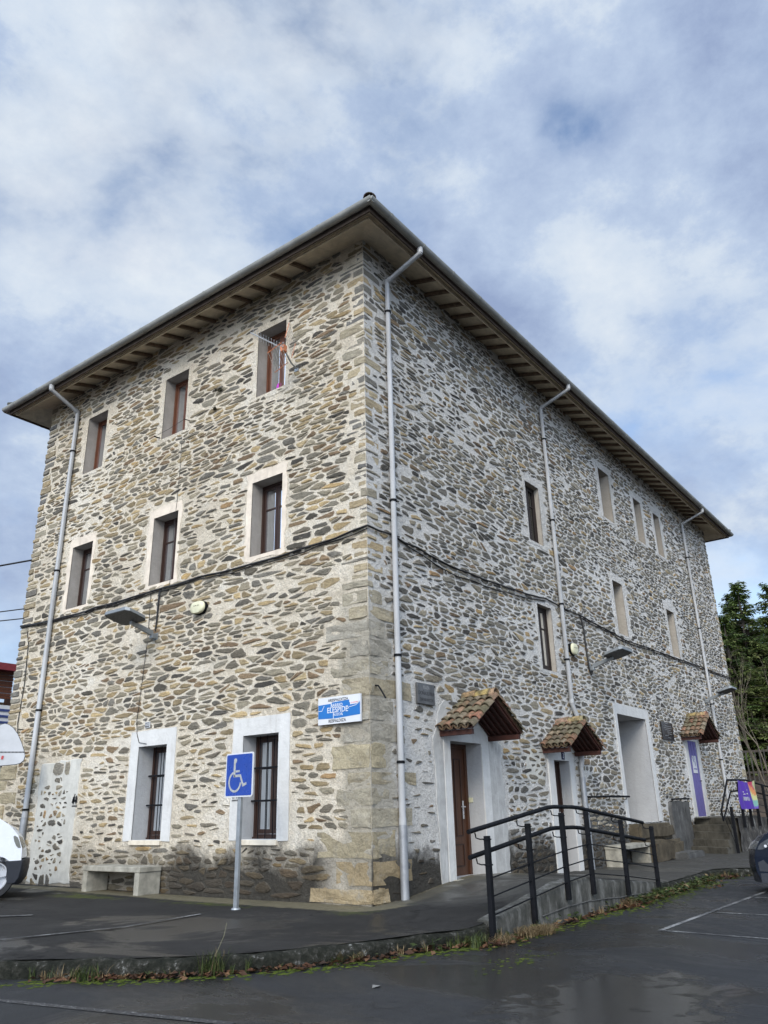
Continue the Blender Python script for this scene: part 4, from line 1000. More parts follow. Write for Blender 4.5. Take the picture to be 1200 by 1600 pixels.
# ================================================================ THINGS ON THE WALLS
def wall_lamp(W3, u, z, label, up=.16):
    root = empty('wall_lamp', W3(u, z, 0), label, 'wall lamp', 'flat grey wall lamps on long arms')
    g = MB(); g.box(W3(u-.07, z-.12, -.02), W3(u+.07, z+.10, .0), bev=.005); g.box(W3(u-.05, z-.10, -.13), W3(u+.05, z-.0, -.02), bev=.012); g.build('wall_plate', M_LAMP, root)
    g = MB(); g.prism([W3(u-.035, z-.05, -.10), W3(u-.035, z+.05, -.10), W3(u-.035, z+up+.02, -.62), W3(u-.035, z+up-.05, -.62)], Vector(W3(.07, 0, 0))); g.build('arm', M_LAMP, root)
    g = MB(); zt = z+up
    outline = [(-.30, -.50), (-.37, -.56), (-.39, -.74), (-.38, -.93), (-.32, -1.0), (.32, -1.0), (.38, -.93), (.39, -.74), (.37, -.56), (.30, -.50)]
    tilt = lambda d_: (-d_-.55)*.24
    v = [W3(u+a_, zt+tilt(d_)-.0, d_) for a_, d_ in outline] + [W3(u+a_*.97, zt+tilt(d_)+.06, lerp(d_, -.76, .04)) for a_, d_ in outline] + [W3(u+a_*.6, zt+tilt(d_)+.10, lerp(d_, -.76, .4)) for a_, d_ in outline]
    n_ = len(outline); f = [(i, (i+1) % n_, n_+(i+1) % n_, n_+i) for i in range(n_)] + [(n_+i, n_+(i+1) % n_, 2*n_+(i+1) % n_, 2*n_+i) for i in range(n_)] + [tuple(range(n_)), tuple(range(2*n_, 3*n_))]
    g.add(v, f); hd = g.build('lamp_head', M_LAMP, root)
    g = MB(); v = [W3(u+a_*.97, zt+tilt(d_)-.012, lerp(d_, -.76, .03)) for a_, d_ in outline] + [W3(u+a_*.97, zt+tilt(d_)+.002, lerp(d_, -.76, .03)) for a_, d_ in outline]
    g.add(v, [(i, (i+1) % n_, n_+(i+1) % n_, n_+i) for i in range(n_)] + [tuple(range(n_))]); g.build('lens', M_LAMPD, hd)
    return root
wall_lamp(LW3, 5.36, 4.64, 'flat grey wall lamp on the warm stone wall, near the ivory oval box')
wall_lamp(RW3, 8.7, 4.42, 'flat grey wall lamp over the white framed porch opening, fed by a thick black cable')
wall_lamp(RW3, 18.25, 4.5, 'flat grey wall lamp beyond the purple door, close to the farthest downpipe')

def oval_box(W3, u, z, w_, h_, label, cat):
    root = empty('alarm_box', W3(u, z, 0), label, cat)
    g = MB(); n_ = 28; E = lambda k, d, sw=1.0: [W3(u+w_*k*math.copysign(abs(math.cos(q*2*math.pi/n_))**.8, math.cos(q*2*math.pi/n_)), z+h_*k*math.copysign(abs(math.sin(q*2*math.pi/n_))**.8, math.sin(q*2*math.pi/n_)), d) for q in range(n_)]
    def loft(rings):
        v = sum(rings, []); f = [(r_*n_+i, r_*n_+(i+1) % n_, (r_+1)*n_+(i+1) % n_, (r_+1)*n_+i) for r_ in range(len(rings)-1) for i in range(n_)] + [tuple(range((len(rings)-1)*n_, len(rings)*n_))]
        return v, f
    g.add(*loft([E(1.02, 0), E(1.02, -.075)])); g.build('base', M_BLACK, root, smooth=40)
    g = MB(); g.add(*loft([E(.98, -.076), E(.97, -.10), E(.86, -.125), E(.5, -.132)])); g.build('cover', M_IVORY, root, smooth=50)
    g = MB(); 
    for q in (-.06, .0, .05): g.box(W3(u+q-.012, z+.02, -.137), W3(u+q+.012, z+.035, -.131))
    g.build('vent_slots', M_BLACK, root)
oval_box(LW3, 4.05, 4.95, .20, .125, 'ivory oval alarm box with black rim on the warm stone wall', 'alarm box')
oval_box(RW3, 7.72, 4.70, .17, .14, 'ivory round alarm box next to the middle downpipe on the grey wall', 'alarm box')

# street name sign on the corner
SY0, SY1, SZ0, SZ1 = .125, .985, 2.53, 2.945
root = empty('street_sign', (-.03, (SY0+SY1)/2, SZ0), 'white and blue street name sign reading ELESPIDE beside the corner blocks', 'street sign')
g = MB(); g.box((-.075, SY0, SZ0), (-.035, SY1, SZ1), bev=.004); g.build('board', M_SIGNW, root)
g = MB(); g.box((-.035, .3, 2.6), (.0, .36, 2.88)); g.box((-.035, .75, 2.6), (.0, .81, 2.88)); g.build('bracket', M_GALV, root)
DS = .0765
sgx = lambda X, Y: ((SY1+SY0)/2 + .43 - (X/1000)*.86, SZ1 - (Y/480)*.415)      # sign drawing, 1000 x 480 units
def sign_poly(mb, pts, d0, d1):
    mb.prism([(-d0, *sgx(*p_)) for p_ in pts], (-(d1-d0), 0, 0))
g = MB(); sign_poly(g, [(8, 128), (330, 118), (335, 100), (745, 84), (745, 132), (992, 132), (992, 358), (700, 372), (400, 385), (8, 372)], .0755, .0775); g.build('blue_field', M_SIGNB, root)
def sline(mb, pts, wd, d):
    for (a_, b_) in zip(pts, pts[1:]):
        dx, dy = b_[0]-a_[0], b_[1]-a_[1]; l = math.hypot(dx, dy) or 1; nx, ny = -dy/l*wd/2, dx/l*wd/2
        sign_poly(mb, [(a_[0]+nx, a_[1]+ny), (b_[0]+nx, b_[1]+ny), (b_[0]-nx, b_[1]-ny), (a_[0]-nx, a_[1]-ny)], d, d+.0012)
for pts, wd in ([[(8, 230), (95, 236), (150, 148)], 10], [[(320, 90), (318, 195), (300, 205)], 13], [[(372, 290), (372, 385)], 12],
                [[(735, 210), (800, 205), (900, 190), (985, 140)], 9], [[(700, 200), (745, 240)], 9], [[(575, 290), (578, 345)], 8]): g = MB(); sline(g, pts, wd, .0776); g.build('map_line', M_SIGNW, root)
cx_ = lambda X, Y, d: LWF(*sgx(X, Y), d)
T = lambda s_, X, Y, size, mat, nm='lettering', sx=1.0, d=.0785: text_mb(s_, size, cx_(X, Y, d), .0012, sx=sx).build(nm, mat, root)
T('ARESPALDITZA', 480, 62, .060, M_INK, sx=1.0, d=.077); T('RESPALDIZA', 460, 428, .064, M_INK, sx=1.0, d=.077)
T('BARRIO', 450, 158, .072, M_SIGNW, sx=.95); T('ELESPIDE', 470, 240, .118, M_SIGNW, sx=.92); T('AUZOA', 478, 320, .056, M_SIGNW)
g = MB(); sign_poly(g, [(765, 118), (965, 108), (965, 165), (765, 172)], .0776, .0788); g.build('crest_panel', M_SIGNW, root)
g = MB(); sign_poly(g, [(785, 132), (805, 131), (805, 152), (785, 153)], .0789, .0794); sign_poly(g, [(820, 136), (945, 130), (945, 146), (820, 150)], .0789, .0794); g.build('crest_mark', simple('pale_crest_red', (.5, .2, .22), .5), root)

# number tile, door number, plaques
root = empty('number_tile', (0, 5.37, 2.88), 'tiny white number tile 103 above the left barred window', 'number tile')
g = MB(); g.box((-.03, 5.30, 2.835), (-.012, 5.44, 2.945), bev=.003); g.build('tile', M_SIGNW, root)
g = MB(); g.box((-.033, 5.31, 2.845), (-.030, 5.43, 2.935)); g.build('face', M_PLAQ, root); text_mb('103', .075, LWF(5.37, 2.89, .034), .0008).build('lettering', M_SIGNW, root)
root = empty('door_number', (6.63, 0, 2.27), 'small dark blue door number tile under the middle tiled canopy', 'door number')
g = MB(); g.box((6.57, -.045, 2.19), (6.69, -.022, 2.34), bev=.003); g.build('tile', simple('navy_enamel', (.008, .012, .045), .25), root); text_mb('3', .13, RWF(6.63, 2.265, .046), .001).build('lettering', M_SIGNW, root)
root = empty('stone_plaque', (1.47, 0, 2.9), 'weathered grey slate plaque with faded lettering beside the corner downpipe', 'plaque')
g = MB(); g.box((1.22, -.055, 2.895), (1.725, -.012, 3.235), bev=.006); g.build('slab', M_PLAQ, root)
for s_, z_, sz in (('PLAZA', 3.165, .075), ('DOÑA ELVIRA', 3.07, .085), ('ENPARANTZA', 2.965, .072)): text_mb(s_, sz, RWF(1.475, z_, .056), .001, sx=.85).build('lettering', M_INK if z_ < 3.16 else M_PLAQT, root)
root = empty('stone_plaque', (13.8, 0, 2.97), 'polished black plaque with rows of small lettering between porch and purple door', 'plaque')
g = MB(); g.box((13.32, -.05, 2.965), (14.28, -.012, 3.455), bev=.006); g.build('slab', M_PLAQ2, root)
g = MB()
for i, (a_, b_) in enumerate(((.35, .6), (.2, .85), (.15, .85), (.25, .75), (.4, .85), (.45, .82), (.2, .5), (.45, .7))):
    z_ = 3.42-.053*i-(.02 if i > 0 else 0); u = lerp(13.34, 14.26, a_); ue = lerp(13.34, 14.26, b_)
    while u < ue: l = R.uniform(.03, .09); g.box((u, -.0515, z_-.008), (min(ue, u+l), -.0500, z_+.008)); u += l+.018
g.build('lettering', M_PLAQT, root)
root = empty('iron_hook', (.13, 0, 3.0), 'short black iron rod sticking out of the corner blocks', 'iron hook')
g = MB(); g.tube([(.13, .0, 3.07), (.13, -.07, 3.06), (.13, -.13, 2.98), (.14, -.20, 2.86)], .014, 8); g.build('rod', M_BLACK, root)
# black stencils
def stencil(y, z, s_, label):
    root = empty('stencil_mark', (0, y, z), label, 'stencil'); g = MB(); rg = random.Random(int(y*100))
    for (dx, h_) in ((-.045, .16), (.02, .20), (.055, .13)):
        w_ = .05
        for k_ in range(3):
            zz = h_*(.35+.25*k_); ww = w_*(1-.25*k_); pts = [(-.0155, y+(dx+math.cos(q)*ww*rg.uniform(.6, 1.1))*s_, z+(zz+math.sin(q)*.04*rg.uniform(.6, 1.1))*s_) for q in [i*6.283/7 for i in range(7)]]
            g.prism(pts, (-.002, 0, 0))
        g.box((-.0155, y+(dx-.01)*s_, z), (-.0175, y+(dx+.01)*s_, z+h_*.4*s_))
    for k_ in range(5): g.box((-.0155, y+(-.085+.035*k_)*s_, z-.05*s_), (-.0175, y+(-.085+.035*k_+.024)*s_, z-.018*s_))
    g.build('ink', M_INK, root)
stencil(7.52, 1.52, 1.0, 'small black tree stencil on the pale plaster of the walled-up doorway')
stencil(2.88, 1.50, .85, 'small black tree stencil on the white window surround behind the wheelchair sign')

# cables fixed along the walls
def cable(name, pts, r_, label, cat='cable', clips=None, grp=None, n=6, extra=None):
    root = empty(name, pts[0], label, cat, grp); g = MB(); g.tube(pts, r_, n); g.build('cable_run', M_CABLE, root, smooth=60)
    if extra:
        for e_ in extra: g = MB(); g.tube(e_[0], e_[1], n); g.build('cable_run', M_CABLE, root, smooth=60)
    return root
def wavy(W3, pts, d, amp, seed, step=.3):
    out = []; 
    for (a_, b_) in zip(pts, pts[1:]):
        n_ = max(2, int(abs(b_[0]-a_[0])/step))
        for k_ in range(n_): u = lerp(a_[0], b_[0], k_/n_); out.append(W3(u, lerp(a_[1], b_[1], k_/n_)+amp*noise.noise(Vector((u*1.7, seed, 0)))-.02*math.sin(math.pi*k_/n_), -d-.01*noise.noise(Vector((u*2, seed+5, 0)))))
    out.append(W3(*pts[-1], -d)); return out
CL = [(-.03, 5.66), (1.04, 5.585), (2.6, 5.55), (4.19, 5.585), (5.46, 5.57), (7.55, 5.54), (8.78, 5.53), (10.56, 5.60)]
cable('wall_cable', wavy(LW3, CL, .035, .03, 1), .019, 'thick black cable bundle running level across the warm stone wall under the middle windows',
      extra=[(wavy(LW3, [(u, z_-.05) for u, z_ in CL], .03, .05, 2), .011), (wavy(LW3, [(u, z_-.02) for u, z_ in CL[3:]], .045, .05, 3), .010)])
CR = [(-.03, 5.66), (.6, 5.68), (1.41, 5.63), (2.46, 5.55), (4.43, 5.58), (6.53, 5.70), (8.45, 5.64), (10.6, 5.55), (10.9, 5.48), (13.1, 5.52), (18.1, 5.62), (21.98, 5.66)]
CR2 = [(.75, 5.68), (1.61, 5.52), (2.45, 5.42), (3.39, 5.42), (4.69, 5.47), (6.52, 5.64)]
cable('wall_cable', wavy(RW3, CR, .035, .03, 4), .018, 'black cable bundle sagging along the long grey stone wall from corner to far end',
      extra=[(wavy(RW3, CR2, .03, .03, 6), .012), (wavy(RW3, [(u, z_-.05) for u, z_ in CR[6:]], .03, .05, 7), .011)])
cable('lamp_cable', [(-.03, 5.30, 5.56), (-.03, 5.33, 5.3), (-.03, 5.34, 5.0), (-.03, 5.36, 4.70)], .017, 'short black feed cable dropping to the lamp on the warm wall', extra=[([(-.02, 5.36, 5.55), (-.02, 5.37, 5.2), (-.02, 5.375, 4.72)], .009)])
cable('lamp_cable', [(8.45, -.03, 5.62), (8.55, -.03, 5.3), (8.58, -.03, 4.7), (8.62, -.03, 4.34), (8.68, -.04, 4.22), (8.75, -.05, 4.32)], .022, 'thick black feed cable dropping to the lamp over the porch opening')
cable('thin_wire', [(-.02, 5.62, 5.53), (-.02, 5.60, 4.6), (-.02, 5.66, 3.7), (-.02, 5.72, 3.0), (-.02, 5.68, 2.75), (-.03, 5.58, 2.58), (-.03, 5.35, 2.54)], .006, 'thin dark wire running down from the cable to the left barred window')
cable('thin_wire', [(-.02, 10.3, 5.55), (-.02, 10.12, 5.1), (-.02, 10.05, 4.2), (-.02, 10.1, 3.3), (-.02, 10.0, 2.9)], .010, 'thin dark wire running down the far left corner of the building')
cable('thin_wire', [(-.012, 5.02, 8.9), (-.012, 5.0, 8.2), (-.012, 5.02, 7.4), (-.02, 5.04, 6.8), (-.02, 5.03, 6.0), (-.02, 5.04, 5.6)], .0045, 'thin pale wire hanging down past the middle window of the middle row')
def air_wire(a_, b_, sag, r_, label):
    pts = [tuple(lerp(a_[i], b_[i], q/14) - (sag*4*(q/14)*(1-q/14) if i == 2 else 0) for i in range(3)) for q in range(15)]
    cable('overhead_wire', pts, r_, label, 'overhead wire', None, 'overhead wires')
air_wire((-.02, 10.5, 7.25), (-4.5, 27, 9.0), .5, .022, 'overhead wire leaving the left corner highest above the red-roofed shed')
air_wire((-.02, 10.5, 6.02), (-4.3, 27, 7.6), .35, .014, 'overhead wire leaving the left corner, upper of the close pair')
air_wire((-.02, 10.5, 5.78), (-4.3, 27, 7.2), .25, .014, 'overhead wire leaving the left corner, lower of the close pair')

# TV aerial on the wall beside the top right window
root = empty('tv_aerial', (0, 1.66, 9.3), 'television aerial with orange tipped grid reflectors mounted beside the top window near the corner', 'aerial')
g = MB(); g.tube([(0, 1.66, 9.30), (-.18, 1.64, 9.33), (-.50, 1.52, 9.42)], .016, 8); g.box((-.02, 1.61, 9.24), (0, 1.71, 9.36)); g.build('arm', M_GALV, root)
bo = Vector((-.50, 1.52, 9.44)); bd_ = Vector((-.30, .46, .34)).normalized(); px = Vector((-.2, -.9, .1)).cross(bd_).normalized(); px = Vector((bd_.y, -bd_.x, 0)).normalized(); pz = px.cross(bd_).normalized()
g = MB(); g.tube([bo-bd_*.05, bo+bd_*.78], .013, 6); g.build('boom', M_ALU, root)
g = MB()
for k_ in range(11):
    c_ = bo+bd_*(.12+.06*k_)
    for sg in (-1, 1): g.tube([c_, c_+px*sg*.095+pz*.035], .005, 5); g.tube([c_, c_+px*sg*.095-pz*.035], .005, 5)
g.build('directors', M_ALU, root)
for sg in (-1, 1):
    g = MB(); gb = MB()
    for k_ in range(6):
        c_ = bo - bd_*(.05) + pz*sg*(.08+.055*k_) + bd_*(.02*k_); g.tube([c_-px*.34, c_+px*.34], .005, 5)
    gr_ = g.build('reflector_grid', M_ALU, root)
    for e_ in (-1, 1):
        a_ = bo-bd_*.05+pz*sg*.06+px*e_*.34; b_ = bo-bd_*.05+pz*sg*.37+px*e_*.34+bd_*.11; gb = MB(); gb.tube([a_, b_], .010, 4); gb.build('reflector_edge', M_ORANGE, gr_)
g = MB(); c_ = bo+bd_*.02; g.box(c_-Vector((.05, .05, .07)), c_+Vector((.05, .05, .07)), bev=.015); db = g.build('dipole_box', M_ORANGE, root)
g = MB()
for sg in (-1, 1):
    for k_ in (-1, 1): g.tube([c_+px*sg*.05, c_+px*sg*.17+pz*k_*.04], .008, 5)
g.build('dipole', M_SIGNW, root)
for (y_, z_) in ((2.42, 9.33), (8.33, 10.2)):
    root = empty('round_sticker', (.3, y_, z_), 'round magenta sticker low on the glass behind the aerial' if z_ < 10 else 'round magenta sticker high on the glass of the top window nearest the left downpipe', 'sticker')
    g = MB(); g.disc((.288, y_, z_), (-1, 0, 0), .075, .075, .003); g.build('sticker_face', M_MAG, root)
root = empty('washing_line', (0, 5.4, 9.1), 'thin dark washing line stretched in front of the middle top window', 'washing line')
g = MB(); g.tube([(-.0, 5.80, 9.12), (-.16, 5.80, 9.1)], .014, 6); g.tube([(0, 4.80, 9.22), (-.16, 4.80, 9.2)], .010, 6); g.build('peg_bracket', M_BLACK, root)
g = MB(); g.tube([(-.15, 5.80, 9.1), (-.15, 5.3, 9.13), (-.15, 4.8, 9.2)], .004, 5); g.build('line', M_CABLE, root)
# a weed rooted in the wall
def blades(g, tint, c, n_, h_, spread, cols, rg, curl=.5, wd=.006, seg=3):
    for _ in range(n_):
        a_ = rg.uniform(0, 6.283); l = h_*rg.uniform(.45, 1.1); sp_ = spread*rg.uniform(.1, 1); x, y = c[0]+rg.uniform(-1, 1)*spread*.35, c[1]+rg.uniform(-1, 1)*spread*.35
        dx, dy = math.cos(a_), math.sin(a_); col = rg.choice(cols); v_ = rg.uniform(.7, 1.25); s0 = len(g.v)
        for k_ in range(seg+1):
            q = k_/seg; px_, py_ = x+dx*sp_*q**1.6, y+dy*sp_*q**1.6; pz_ = c[2]+l*(q-curl*q*q*.8); ww = wd*(1-q*.85)
            g.v += [(px_-dy*ww, py_+dx*ww, pz_), (px_+dy*ww, py_-dx*ww, pz_)]; tint += [tuple(e_*v_ for e_ in col)]*2
        for k_ in range(seg): g.f.append((s0+2*k_, s0+2*k_+1, s0+2*k_+3, s0+2*k_+2)); g.m.append(0)
g = MB(); tt = []; rg = random.Random(9)
for (y_, z_) in ((3.92, 9.62), (3.82, 9.58), (3.95, 9.18)): blades(g, tt, (-.03, y_, z_), 26, .14, .13, [(.05, .05, .03), (.07, .06, .04)], rg, .9, .012)
o = g.build('wall_weed', M_GRASS, recalc=False); set_tint(o, tt); tag(o, 'small dark weed rooted in the stone wall between two top windows', 'weed')

# wall-mounted handrails
def wall_rail(x0, x1, z, label):
    root = empty('wall_handrail', (x0, 0, z), label, 'handrail'); g = MB(); g.tube([(x0, -.10, z), ((x0+x1)/2, -.105, z+.012), (x1, -.10, z+.01)], .022, 8); g.build('rail', M_BLACK, root)
    g = MB()
    for q in (.06, .5, .94): x = lerp(x0, x1, q); g.tube([(x, 0, z-.05), (x, -.08, z-.05), (x, -.10, z)], .010, 6)
    g.build('bracket', M_BLACK, root)
wall_rail(7.55, 10.0, 1.44, 'thin black handrail on the wall between the middle door and the white porch')
wall_rail(13.08, 14.62, 1.38, 'thin black handrail on the dark cement patch beside the stone steps')

# ================================================================ THINGS ON THE GROUND
# disabled parking sign
gz = ground_h(-1.15, 1.6)
root = empty('parking_sign', (-1.12, 1.6, gz), 'blue wheelchair parking sign on a grey steel post', 'parking sign')
g = MB(); g.box((-1.115, 1.565, gz-.02), (-1.065, 1.635, 2.02), bev=.006); g.disc((-1.09, 1.6, gz-.01), (0, 0, 1), .075, .06, .03, 16); g.build('post', M_GALV, root)
PW_, PH_ = .315, .312; pc = Vector((-1.13, 1.6, 1.80)); rz = rad(-7); ex = Vector((-math.sin(rz)*0+math.sin(rad(-4)), -math.cos(rad(-4)), 0)).normalized(); ez = Vector((0, 0, 1)); en = ex.cross(ez).normalized()
PM = frame_mat(pc, ex, ez)
def plate_poly(mb, pts, d0, d1): mb.prism([PM @ Vector((p_[0], p_[1], d0)) for p_ in pts], (PM.to_3x3() @ Vector((0, 0, d1-d0))))
def rrect(w_, h_, r_, n_=5):
    out = []
    for (cx, cy, a0) in ((w_-r_, h_-r_, 0), (-w_+r_, h_-r_, 90), (-w_+r_, -h_+r_, 180), (w_-r_, -h_+r_, 270)):
        out += [(cx+r_*math.cos(rad(a0+90*k_/n_)), cy+r_*math.sin(rad(a0+90*k_/n_))) for k_ in range(n_+1)]
    return out
g = MB(); plate_poly(g, rrect(PW_, PH_, .035), -.012, .004); g.build('plate', M_SIGNW, root)
g = MB(); plate_poly(g, rrect(PW_-.020, PH_-.020, .022), .0045, .0065); g.build('blue_face', M_SIGNDB, root)
wx = lambda X, Y: ((X-342)/368*.62, (415-Y)/552*.622)
g = MB()
def stroke(pts, wd):
    for i, (a_, b_) in enumerate(zip(pts, pts[1:])):
        dx, dy = b_[0]-a_[0], b_[1]-a_[1]; l = math.hypot(dx, dy); nx, ny = -dy/l*wd/2, dx/l*wd/2; ex_, ey_ = dx/l*wd*.3, dy/l*wd*.3
        plate_poly(g, [(a_[0]+nx-ex_, a_[1]+ny-ey_), (b_[0]+nx+ex_, b_[1]+ny+ey_), (b_[0]-nx+ex_, b_[1]-ny+ey_), (a_[0]-nx-ex_, a_[1]-ny-ey_)], .0066, .0078+.00015*i)
hx = wx(288, 234); plate_poly(g, [(hx[0]+.036*math.cos(q*.5236), hx[1]+.036*math.sin(q*.5236)) for q in range(12)], .0066, .0080)
stroke([wx(280, 262), wx(280, 430)], .045); stroke([wx(290, 372), wx(345, 370)], .030); stroke([wx(280, 428), wx(362, 426), wx(402, 548), wx(442, 528)], .036)
cc = wx(290, 500); arc = [(cc[0]+.135*math.cos(q), cc[1]+.135*math.sin(q)) for q in [rad(112+ (350-112)*k_/22) for k_ in range(23)]]; stroke(arc, .030)
g.build('wheelchair_symbol', M_SIGNS, root)

# concrete benches
def bench(x0, x1, y0, y1, z0, along, label):
    root = empty('concrete_bench', ((x0+x1)/2, (y0+y1)/2, z0), label, 'bench', 'concrete benches against the building')
    g = MB(); g.box((x0, y0, z0+.345), (x1, y1, z0+.43), bev=.012); g.build('seat', M_CONC, root)
    for q in (0, 1):
        g = MB()
        if along == 'y': yy = y0+.015 if q == 0 else y1-.145; g.box((x0+.01, yy, z0-.02), (x1, yy+.13, z0+.344), bev=.01)
        else: xx = x0+.015 if q == 0 else x1-.145; g.box((xx, y0+.01, z0-.02), (xx+.13, y1, z0+.344), bev=.01)
        g.build('leg', M_CONC, root)
bench(-.50, -.04, 4.62, 6.28, .02, 'y', 'low grey concrete bench against the dark base of the wall under the left barred window')
bench(8.3, 10.0, -.48, -.03, ground_h(9, -.3), 'x', 'low pale concrete bench behind the ramp railing beside the porch steps')

# ramp wall with a mossy coping
root = empty('ramp_wall', (1.6, -2.42, ROADZ), 'low grey streaked concrete wall holding up the entrance ramp', 'retaining wall')
M_RAMPW = None
m, t, bs = new_mat('streaked_concrete'); p = geo_pos(t)
a_ = noise_n(t, mapping(t, p, scale=(3.2, 3.2, .9)), 2.2, 7, .7); b_ = noise_n(t, p, 5, 6, .7)
cc = ramp(t, mathn(t, 'ADD', mathn(t, 'MULTIPLY', a_, .65), mathn(t, 'MULTIPLY', b_, .35)), [(.38, (.014, .015, .011)), (.50, (.052, .051, .043)), (.66, (.17, .168, .155))])
LK(t, cc, bs.inputs['Base Color']); set_in(bs, Roughness=.9); bump(t, bs, b_, .6, .02); M_RAMPW = m
g = MB(); n_ = 40; vs = []
for i in range(n_+1):
    x = lerp(-1.02, 4.42, i/n_); h = interp(TA, x) + .018*noise.noise(Vector((x*3, 1, 0))) ; d_ = .012*noise.noise(Vector((x*2.5, 4, 0)))
    vs += [(x, -2.30, h-.05), (x, -2.30, h+.018), (x, -2.475+d_, h+.014), (x, -2.495+d_, h-.02), (x, -2.49+d_*.5, lerp(h, ROADZ, .5)), (x, -2.50+d_, ROADZ-.04)]
f = [(6*i+k_, 6*i+k_+1, 6*i+k_+7, 6*i+k_+6) for i in range(n_) for k_ in range(5)] + [tuple(range(6)), tuple(range(6*n_, 6*n_+6))]
g.add(vs, f); g.build('wall_body', M_RAMPW, root, smooth=35)
g = MB(); vs = []
for i in range(n_+1):
    x = lerp(.2, 4.3, i/n_); h = lerp(interp(TA, x), ROADZ, .62)+.01*noise.noise(Vector((x*2, 7, 0)))
    vs += [(x, -2.497, h+.008), (x, -2.506, h+.004), (x, -2.506, h-.004), (x, -2.497, h-.008)]
g.add(vs, [(4*i+k_, 4*i+k_+1, 4*i+k_+5, 4*i+k_+4) for i in range(n_) for k_ in range(3)]); g.build('pour_joint', M_CEM_D, root)

# railing along the ramp
root = empty('ramp_railing', (1.6, -2.5, 0), 'black steel railing with two handrails along the entrance ramp', 'railing')
PX = [(-1.08, -.12, .95), (-.05, -.06, 1.06), (.95, .10, 1.17), (1.77, .10, 1.18), (3.05, -.02, 1.04), (4.37, -.13, .91)]
for (x, zb, zt) in PX:
    g = MB(); g.box((x-.035, -2.555, zb), (x+.035, -2.50, zt), bev=.006); po = g.build('post', M_BLACK, root)
    g = MB()
    for dz in (0, -.27):
        zr = zt+.055+dz; g.tube([(x, -2.50, zt-.035+dz), (x-.03, -2.45, zt-.035+dz), (x-.075, -2.425, zt-.02+dz), (x-.085, -2.42, zr-.02)], .008, 6)
        g.box((x-.045, -2.56, zt-.045+dz), (x+.045, -2.495, zt-.03+dz))
    g.build('rail_bracket', M_BLACK, po)
for dz in (0, -.27):
    g = MB(); zf = lambda x: interp([(-1.31, 1.0), (.85, 1.25), (1.65, 1.24), (4.35, .965)], x)+dz
    g.tube([(x, -2.42, zf(x)) for x in (-1.31, -.6, .1, .78, .95, 1.55, 1.75, 2.6, 3.5, 4.30)], .027, 10); g.build('handrail', M_BLACK, root, smooth=50)
for k_ in range(3):
    g = MB(); zf = lambda x: interp([(-1.08, .50), (.95, .695), (1.77, .745), (3.05, .62), (4.37, .47)], x)-.19*k_
    g.tube([(x_, -2.528, zf(x_)) for x_ in [p_[0] for p_ in PX]], .0085, 6); g.build('rail_bar', M_BLACK, root)

# worn stone steps up to the porch
M_SAND = plaster_mat('worn_sandstone', (.07, .057, .038), .55, (.15, .12, .08), .5)
M_STEP = plaster_mat('grey_step_stone', (.085, .078, .062), .5, (.022, .02, .017), .7)
root = empty('porch_steps', (10.9, -.4, 0), 'worn brown sandstone steps below the white framed porch', 'steps')
def rough_block(a_, b_, seed, amp=.03, bev=.05):
    bm = bmesh.new(); bmesh.ops.create_cube(bm, size=1)
    for q in bm.verts: q.co = Vector([lerp(a_[i], b_[i], q.co[i]+.5) for i in range(3)])
    bmesh.ops.bevel(bm, geom=bm.edges[:], offset=bev, segments=2, affect='EDGES'); bmesh.ops.subdivide_edges(bm, edges=[e for e in bm.edges if e.calc_length() > .12], cuts=4, use_grid_fill=True)
    for q in bm.verts: q.co += noise.noise_vector(q.co*2.3+Vector((seed, 0, 0)))*amp + noise.noise_vector(q.co*9+Vector((seed, 0, 0)))*amp*.3
    g = MB(); return g.bm(bm)
for (a_, b_, s_) in (((9.95, -.30, .45), (12.35, .1, .82), 1), ((9.9, -.62, -.06), (11.25, .05, .46), 2), ((11.2, -.55, -.06), (12.2, .05, .42), 3)): rough_block(a_, b_, s_, .035, .07).build('step', M_SAND, root, smooth=60)
rough_block((11.35, -.86, -.06), (12.75, -.35, .14), 5, .02, .03).build('step', M_CEM_D, root, smooth=60)

# stone steps, landing and its wall at the purple door
root = empty('stone_steps', (14.4, -.6, 0), 'flight of grey stone steps rising to the purple door', 'steps')
gx = ground_h(14, -.5)-.02; sh = .62; nS = 5; st_h = (.885-gx)/nS
for i in range(nS):
    x0 = 14.28+.215*i; z0 = gx+st_h*i; z1 = gx+st_h*(i+1); g = MB()
    q_ = [(x0, .02, z0-.03), (x0-.62*1.22, -1.22, z0-.03), (15.5 if i < nS-1 else 17.6, -1.22, z0-.03), (15.5 if i < nS-1 else 17.6, .02, z0-.03)]
    bm = bmesh.new(); vv = [bm.verts.new(p_) for p_ in q_]; f_ = bm.faces.new(vv); ext = bmesh.ops.extrude_face_region(bm, geom=[f_]); bmesh.ops.translate(bm, verts=[e for e in ext['geom'] if isinstance(e, bmesh.types.BMVert)], vec=(0, 0, z1-z0+.028))
    bmesh.ops.recalc_face_normals(bm, faces=bm.faces); bmesh.ops.bevel(bm, geom=bm.edges[:], offset=.014, segments=2, affect='EDGES')
    bmesh.ops.subdivide_edges(bm, edges=[e for e in bm.edges if e.calc_length() > .3], cuts=6, use_grid_fill=True)
    for q in bm.verts: q.co += noise.noise_vector(q.co*3+Vector((i*7, 0, 0)))*.012
    g.bm(bm); g.build('step' if i < nS-1 else 'landing', M_STEP, root, smooth=50)
root = empty('landing_wall', (18, -1.3, 0), 'rough streaked stone wall holding up the landing behind the dark car', 'retaining wall')
g = MB(); n_ = 60; m_ = 10; vs = []
